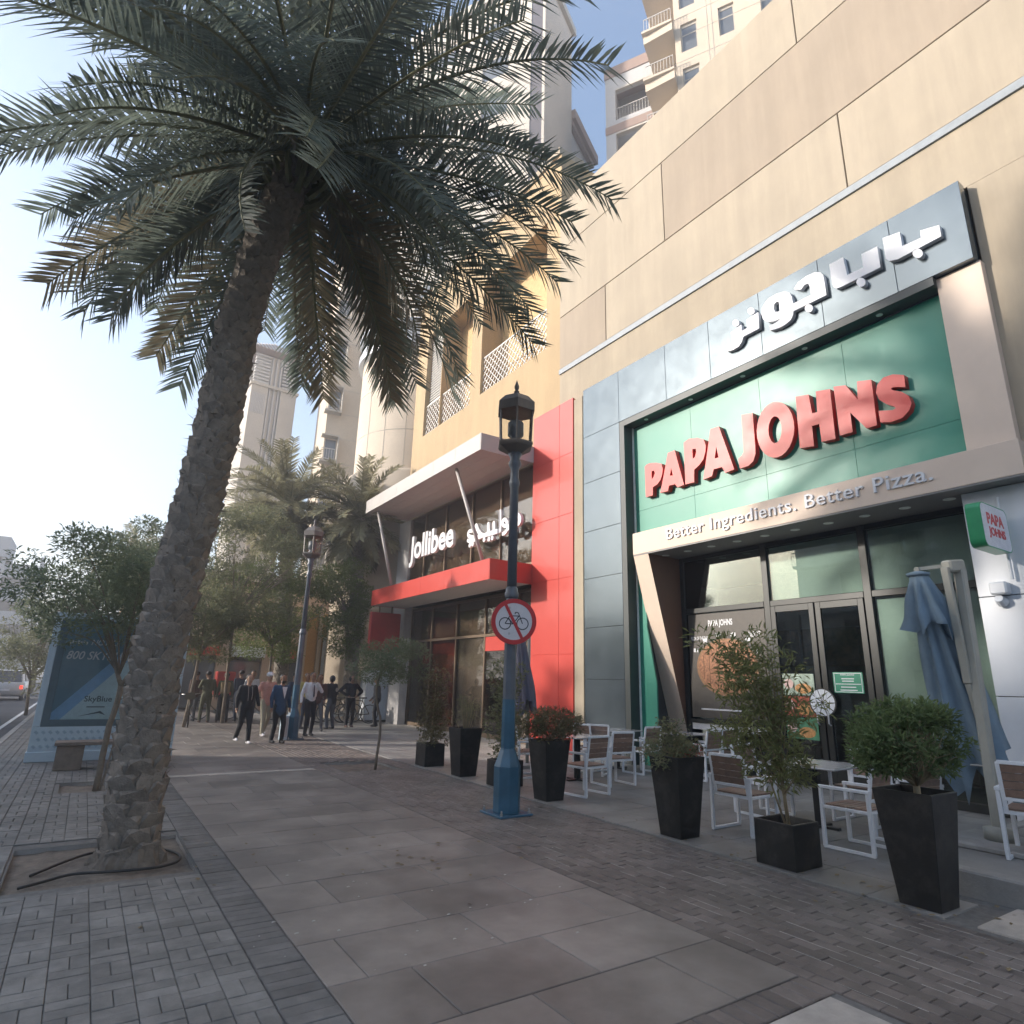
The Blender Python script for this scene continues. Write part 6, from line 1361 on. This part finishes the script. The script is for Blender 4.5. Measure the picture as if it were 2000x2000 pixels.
def person(label, x, y, rz, h=1.72, top='black', legs='black', shoe='black', skin=None, pose=None, hair='short', sleeve=1, loose=0.0, extra=None, group='people on the pavement'):
    skin = skin or m_skin; s = h / 1.75; p = dict(lf=(-.10, .0), rf=(.10, .0), lh=(-.26, .04, .82), rh=(.26, .04, .82), lean=0.0, head=(0, .02), le=None, re=None); p.update(pose or {})
    pr_ = random.Random(label)
    if not pose: p.update(lf=(-.11 + pr_.uniform(-.06, .03), pr_.uniform(-.1, .1)), rf=(.11 + pr_.uniform(-.03, .06), pr_.uniform(-.1, .1)), lh=(-.25 + pr_.uniform(0, .15), pr_.uniform(.02, .28), pr_.uniform(.82, 1.15)), rh=(.27, pr_.uniform(-.05, .12), .84), head=(pr_.uniform(-.03, .03), .03), lean=pr_.uniform(0, .05))
    root = thing('person', label, 'person', (x, y, 0), rz, group)
    mats = [skin, K[top], K[legs], K[shoe]]; pr = []; ln = p['lean']
    def cap(a, b_, ra, rb_, m): pr.append((Vector(a), Vector(b_), ra, rb_, m))
    L_ = loose
    sh = 1.42; zt = .84 if extra == 'blazer' else (1.04 if extra == 'tie' else .95); cap((0, 0, zt), (0, ln * .4, 1.12), .135 + L_ * .5 + (.02 if extra == 'blazer' else 0), .130 + L_, 1); cap((-.045, ln * .4, 1.12), (-.06, ln, 1.33), .115 + L_, .118 + L_, 1); cap((.045, ln * .4, 1.12), (.06, ln, 1.33), .115 + L_, .118 + L_, 1)
    cap((-.075, 0, .93), (.075, 0, .93), .105, .105, 2)
    cap((-.135, ln, sh - .03), (.135, ln, sh - .03), .075 + L_ * .4, .075 + L_ * .4, 1); cap((0, ln, 1.42), (0, ln + .015, 1.55), .060, .052, 0)
    hx, hy = p['head']; hc = Vector((hx, ln + hy + .01, 1.635)); cap(hc + Vector((0, .012, -.055)), hc + Vector((0, -.005, .035)), .070, .085, 0)
    hands = []
    for sd, key, ek in ((-1, 'lh', 'le'), (1, 'rh', 're')):
        S0 = Vector((sd * .185, ln, sh)); Hd = Vector(p[key]); Hd.y += ln
        d = Hd - S0; D = d.length; up, lo = .29, .27
        if p[ek]: E = Vector(p[ek]); E.y += ln
        else:
            D = min(D, up + lo - .01); a = (up * up - lo * lo + D * D) / (2 * D); hh = math.sqrt(max(0, up * up - a * a)); pole = Vector((sd * .55, -1, -.15)); pole = (pole - d.normalized() * pole.dot(d.normalized())).normalized(); E = S0 + d.normalized() * a + pole * hh; Hd = S0 + d.normalized() * D
        cap(S0, E, .058 + L_ * .5, .047 + L_ * .5, 1); W = E.lerp(Hd, .88); cap(E, W, .045 + L_ * .5, .033 + L_ * .4, 1 if sleeve else 0); t = (Hd - E).normalized(); cap(W, Hd + t * .03, .027, .036, 0); hands.append((Hd + t * .05, t, sd))
    for sd, key in ((-1, 'lf'), (1, 'rf')):
        fx, fy = p[key][:2]; lift = p[key][2] if len(p[key]) > 2 else 0; Hp = Vector((sd * .088, 0, .90)); An = Vector((fx, fy, .085 + lift)); d = An - Hp; D = min(d.length, .425 + .405 - .004); dn = d.normalized(); a = (.425 ** 2 - .405 ** 2 + D * D) / (2 * D); hh = math.sqrt(max(0, .425 ** 2 - a * a)); pole = Vector((sd * .1, 1, 0)); pole = (pole - dn * pole.dot(dn)).normalized(); Kn = Hp + dn * a + pole * hh
        cap(Hp, Kn, .088 + L_ * .4, .062 + L_ * .4, 2); cap(Kn, An, .058 + L_ * .4, .047 + L_ * .5, 2); cap(An + Vector((0, -.045, -.045)), An + Vector((0, .13, -.05)), .042, .036, 3)
    # one continuous surface: capsules fused by a voxel remesh
    mb = MB()
    for a, b_, ra, rb_, m in pr:
        t = (b_ - a); L2 = t.length; prof = [(max(.002, ra * math.cos(q)), ra * math.sin(q)) for q in (-1.5, -1.0, -.5, 0)] + [(rb_ * math.cos(q), L2 + rb_ * math.sin(q)) for q in (0, .5, 1.0)] + [(.002, L2 + rb_)]
        mb.lathe(prof, 0, 0, 12, M=Matrix.Translation(a) @ t.to_track_quat('Z', 'Y').to_matrix().to_4x4())
    tmp = bpy.data.objects.new('t', mb.mesh('t', mats)); COL.objects.link(tmp); md = tmp.modifiers.new('r', 'REMESH'); md.mode = 'VOXEL'; md.voxel_size = .021; md2 = tmp.modifiers.new('s', 'SMOOTH'); md2.factor = .5; md2.iterations = 3
    me = bpy.data.meshes.new_from_object(tmp.evaluated_get(bpy.context.evaluated_depsgraph_get())); bpy.data.objects.remove(tmp)
    me.materials.clear(); [me.materials.append(q) for q in mats]
    n = len(me.polygons); C_ = np.empty(n * 3); me.polygons.foreach_get('center', C_); C_ = C_.reshape(n, 3); best = np.full(n, 9.0); mi = np.zeros(n, dtype=np.int32)
    for a, b_, ra, rb_, m in pr:
        A = np.array(a); B = np.array(b_) - A; t = np.clip(((C_ - A) @ B) / (B @ B), 0, 1); d = np.linalg.norm(C_ - A - t[:, None] * B, axis=1) - (ra + (rb_ - ra) * t); u = d < best; best[u] = d[u]; mi[u] = m
    me.polygons.foreach_set('material_index', mi); me.polygons.foreach_set('use_smooth', [True] * n)
    # nose, ears and fingers belong to the same body mesh
    bm = bmesh.new(); bm.from_mesh(me); ex = MB()
    ex.add([hc + Vector(v) for v in ((-.014, .078, -.03), (.014, .078, -.03), (0, .105, -.032), (0, .078, .012))], [(0, 1, 2), (1, 3, 2), (3, 0, 2)])
    for sd in (-1, 1): e_ = sph(hc + Vector((sd * .083, -.005, -.008)), .010, .020, .030, 8, 5); ex.add(e_.v, e_.f)
    for Hd, t, sd in hands:
        sdv = t.cross(Vector((0, 1, 0))).normalized() if abs(t.y) < .9 else Vector((1, 0, 0)); fv = t.cross(sdv).normalized()
        for k in range(4): o_ = fv * (-.024 + .016 * k); l_ = (.062, .074, .070, .054)[k]; f_ = MB().tube([Hd + o_, Hd + o_ + t * l_ * .5, Hd + o_ + t * l_ * .9 + Vector((0, .012, 0))], [.009, .0085, .006], 6); ex.add(f_.v, f_.f)
        f_ = MB().tube([Hd - t * .045 + fv * .03, Hd - t * .015 + fv * .052, Hd + t * .02 + fv * .05], [.011, .010, .007], 6); ex.add(f_.v, f_.f)
    off = [bm.verts.new(v) for v in ex.v]
    for f_ in ex.f:
        try: q = bm.faces.new([off[i] for i in f_]); q.smooth = True
        except ValueError: pass
    bm.to_mesh(me); bm.free(); me.name = 'body'
    body = link('body', me, root, True); root.scale = (s, s, s)
    ec = MB()
    for sd in (-1, 1): e_ = sph(hc + Vector((sd * .030, .074, .004)), .011, .008, .007, 8, 5); ec.add(e_.v, e_.f)
    e_ = MB().box(hc.x - .024, hc.x + .024, hc.y + .078, hc.y + .086, hc.z - .062, hc.z - .054); ec.add(e_.v, e_.f); link('eyes_and_mouth', ec.mesh('eyes_and_mouth', m_eye), root, True)
    if hair in ('short', 'beard'):
        hm = MB(); q = sph(hc + Vector((0, -.030, .050)), .090, .090, .078, 14, 9); hm.add(q.v, q.f); link('hair', hm.mesh('hair', m_hair, True), root, True)
        if hair == 'beard': q = sph(hc + Vector((0, .030, -.075)), .070, .060, .050, 12, 7); link('beard', q.mesh('beard', m_hair, True), root, True)
    elif hair == 'cap':
        q = sph(hc + Vector((0, -.010, .045)), .098, .105, .085, 14, 9); q.add([hc + Vector(v) for v in ((-.07, .07, .045), (.07, .07, .045), (.055, .165, .030), (-.055, .165, .030), (-.07, .07, .055), (.07, .07, .055), (.055, .165, .038), (-.055, .165, .038))], [(0, 3, 2, 1), (4, 5, 6, 7), (0, 1, 5, 4), (1, 2, 6, 5), (2, 3, 7, 6), (3, 0, 4, 7)]); link('cap', q.mesh('cap', K['white'], True), root, True)
    elif hair == 'hood':
        q = sph(hc + Vector((0, -.03, .005)), .100, .104, .118, 14, 9); link('hood', q.mesh('hood', K[top], True), root, True)
    if extra == 'backpack': link('backpack', MB().box(-.16, .16, -.30, -.135, 1.02, 1.42).box(-.13, .13, -.35, -.30, 1.05, 1.25).mesh('backpack', K['tan'], bevel=.03), root, True)
    if extra == 'tie': link('tie', MB().add([(-.016, .155, 1.40), (.016, .155, 1.40), (.026, .172, 1.10), (0, .172, 1.05), (-.026, .172, 1.10)], [(0, 4, 3, 2, 1)]).mesh('tie', K['navy']), root, True); link('collar', MB().box(-.05, .05, .05, .075, 1.45, 1.475).mesh('collar', K['white']), root, True)
    if extra == 'blazer':
        link('shirt_front', MB().add([(-.075, .145, 1.43), (.075, .145, 1.43), (.0, .182, 1.12)], [(0, 2, 1)]).mesh('shirt_front', K['white']), root, True)
    if extra == 'lanyard': link('drawstring', MB().tube([(-.05, .12, 1.44), (-.055, .172, 1.25), (-.05, .178, 1.1)], .006, 5).tube([(.05, .12, 1.44), (.055, .172, 1.25), (.05, .178, 1.08)], .006, 5).mesh('drawstring', K['pale']), root, True)
    if extra == 'emblem': link('back_emblem', MB().lathe([(.07, 0), (.07, .004)], 0, 0, 16, M=Matrix.Translation((.02, -.158, 1.28)) @ Matrix.Rotation(R(90), 4, 'X')).mesh('back_emblem', K['pale']), root, True)
    if extra == 'belt': link('belt', MB().lathe([(.150, .985), (.152, 1.02)], 0, 0, 18).mesh('belt', K['pale'], True), root, True)
    return root
def G(a, b_): p = at_z(330 + a / 3.864, 1230 + b_ / 3.864); return p.x, p.y
F = math.pi
person('man in a black tracksuit and white shoes walking toward the camera', *G(545, 858), F + .22, 1.66, 'black', 'black', 'white', m_skin2, dict(lf=(-.09, .16), rf=(.09, -.20, .05), lh=(-.30, .12, .92), rh=(.27, .05, .84)), 'short', 1, .022, 'lanyard')
person('man in a pink hoodie and white cap with pale trousers', *G(705, 800), F + .25, 1.74, 'pink', 'khaki', 'white', m_skin2, dict(lf=(-.08, -.18, .03), rf=(.10, .14), rh=(.40, .25, 1.20), re=(.33, .05, 1.18)), 'cap', 1, .025)
person('bearded man in a blue blazer over a white shirt', *G(805, 855), F + .28, 1.68, 'blue', 'black', 'black', m_skin, dict(lf=(-.09, .10), rf=(.09, -.10), lh=(-.27, .05, .84), rh=(.28, .08, .86)), 'beard', 1, .02, 'blazer')
person('man in a white shirt and dark tie with a hand at his mouth', *G(1040, 800), F + .2, 1.76, 'white', 'black', 'black', m_skin, dict(lf=(-.10, .0), rf=(.10, .05), lh=(-.05, .14, 1.50), le=(-.27, .12, 1.22), rh=(.33, .08, .86)), 'short', 1, .012, 'tie')
person('person in a maroon top standing just behind the white shirted man', *G(1100, 765), F - .1, 1.72, 'brown', 'grey', 'black', m_skin)
person('person in a yellow jacket partly hidden by the white shirted man', *G(1005, 745), F + .4, 1.75, 'yellow', 'navy', 'black', m_skin)
person('hunched person in a dark hooded jacket with a round back emblem and grey jeans', *G(1210, 748), .5, 1.70, 'black', 'jean', 'black', m_skin, dict(lean=.07, lh=(-.22, .25, 1.05), rh=(.24, .22, 1.0), lf=(-.14, 0), rf=(.14, 0)), 'hood', 1, .03, 'emblem')
person('man in a black hoodie with a pale belt, arms folded wide', *G(1350, 735), F + .1, 1.72, 'black', 'black', 'brown', m_skin, dict(lh=(-.16, .18, 1.04), le=(-.42, .0, 1.20), rh=(.16, .18, 1.04), re=(.42, .0, 1.22)), 'hood', 1, .028, 'belt')
person('person in grey standing behind the thin young tree', *G(1555, 730), 1.2, 1.70, 'grey', 'black', 'black', m_skin, None, 'short', 1, .02)
person('man in an olive jacket seen from behind near the bicycle', *G(255, 700), .1, 1.74, 'olive', 'olive', 'brown', m_skin, None, 'short', 1, .02)
person('man with a tan backpack seen from behind', *G(390, 700), -.2, 1.70, 'olive', 'black', 'brown', m_skin, dict(lf=(-.16, 0), rf=(.17, 0)), 'short', 1, .015, 'backpack')
person('tall man in dark navy seen from behind next to the backpack', *G(505, 690), .2, 1.80, 'navy', 'navy', 'black', m_skin, None, 'short', 1, .02)
person('man in a white shirt half hidden behind the man in black', *G(590, 700), F, 1.80, 'white', 'black', 'black', m_skin)
person('dark haired man behind the far lamp post holding something pale', *G(905, 740), F + .6, 1.74, 'navy', 'khaki', 'black', m_skin, dict(rh=(.2, .3, 1.05)))
person('person in brown standing behind the bicycle by the palm trunk', *G(165, 690), .3, 1.72, 'brown', 'grey', 'black', m_skin)
# ================================================================ dusty air, added also to stand in for lens flare and lift shade
hz = MB().box(-910, 910, -510, 1410, -1.4, 50).build('haze', None)
hm = bpy.data.materials.new('dust_flare_veil'); hm.use_nodes = True; hn = hm.node_tree.nodes; hn.remove(hn['Principled BSDF'])
pv = hn.new('ShaderNodeVolumePrincipled'); pv.inputs['Color'].default_value = (0.96, 0.95, 0.98, 1); pv.inputs['Density'].default_value = 0.0046; pv.inputs['Anisotropy'].default_value = 0.35
hm.node_tree.links.new(pv.outputs[0], hn['Material Output'].inputs['Volume'])
hz.data.materials.clear(); hz.data.materials.append(hm); hz['kind'] = 'stuff'
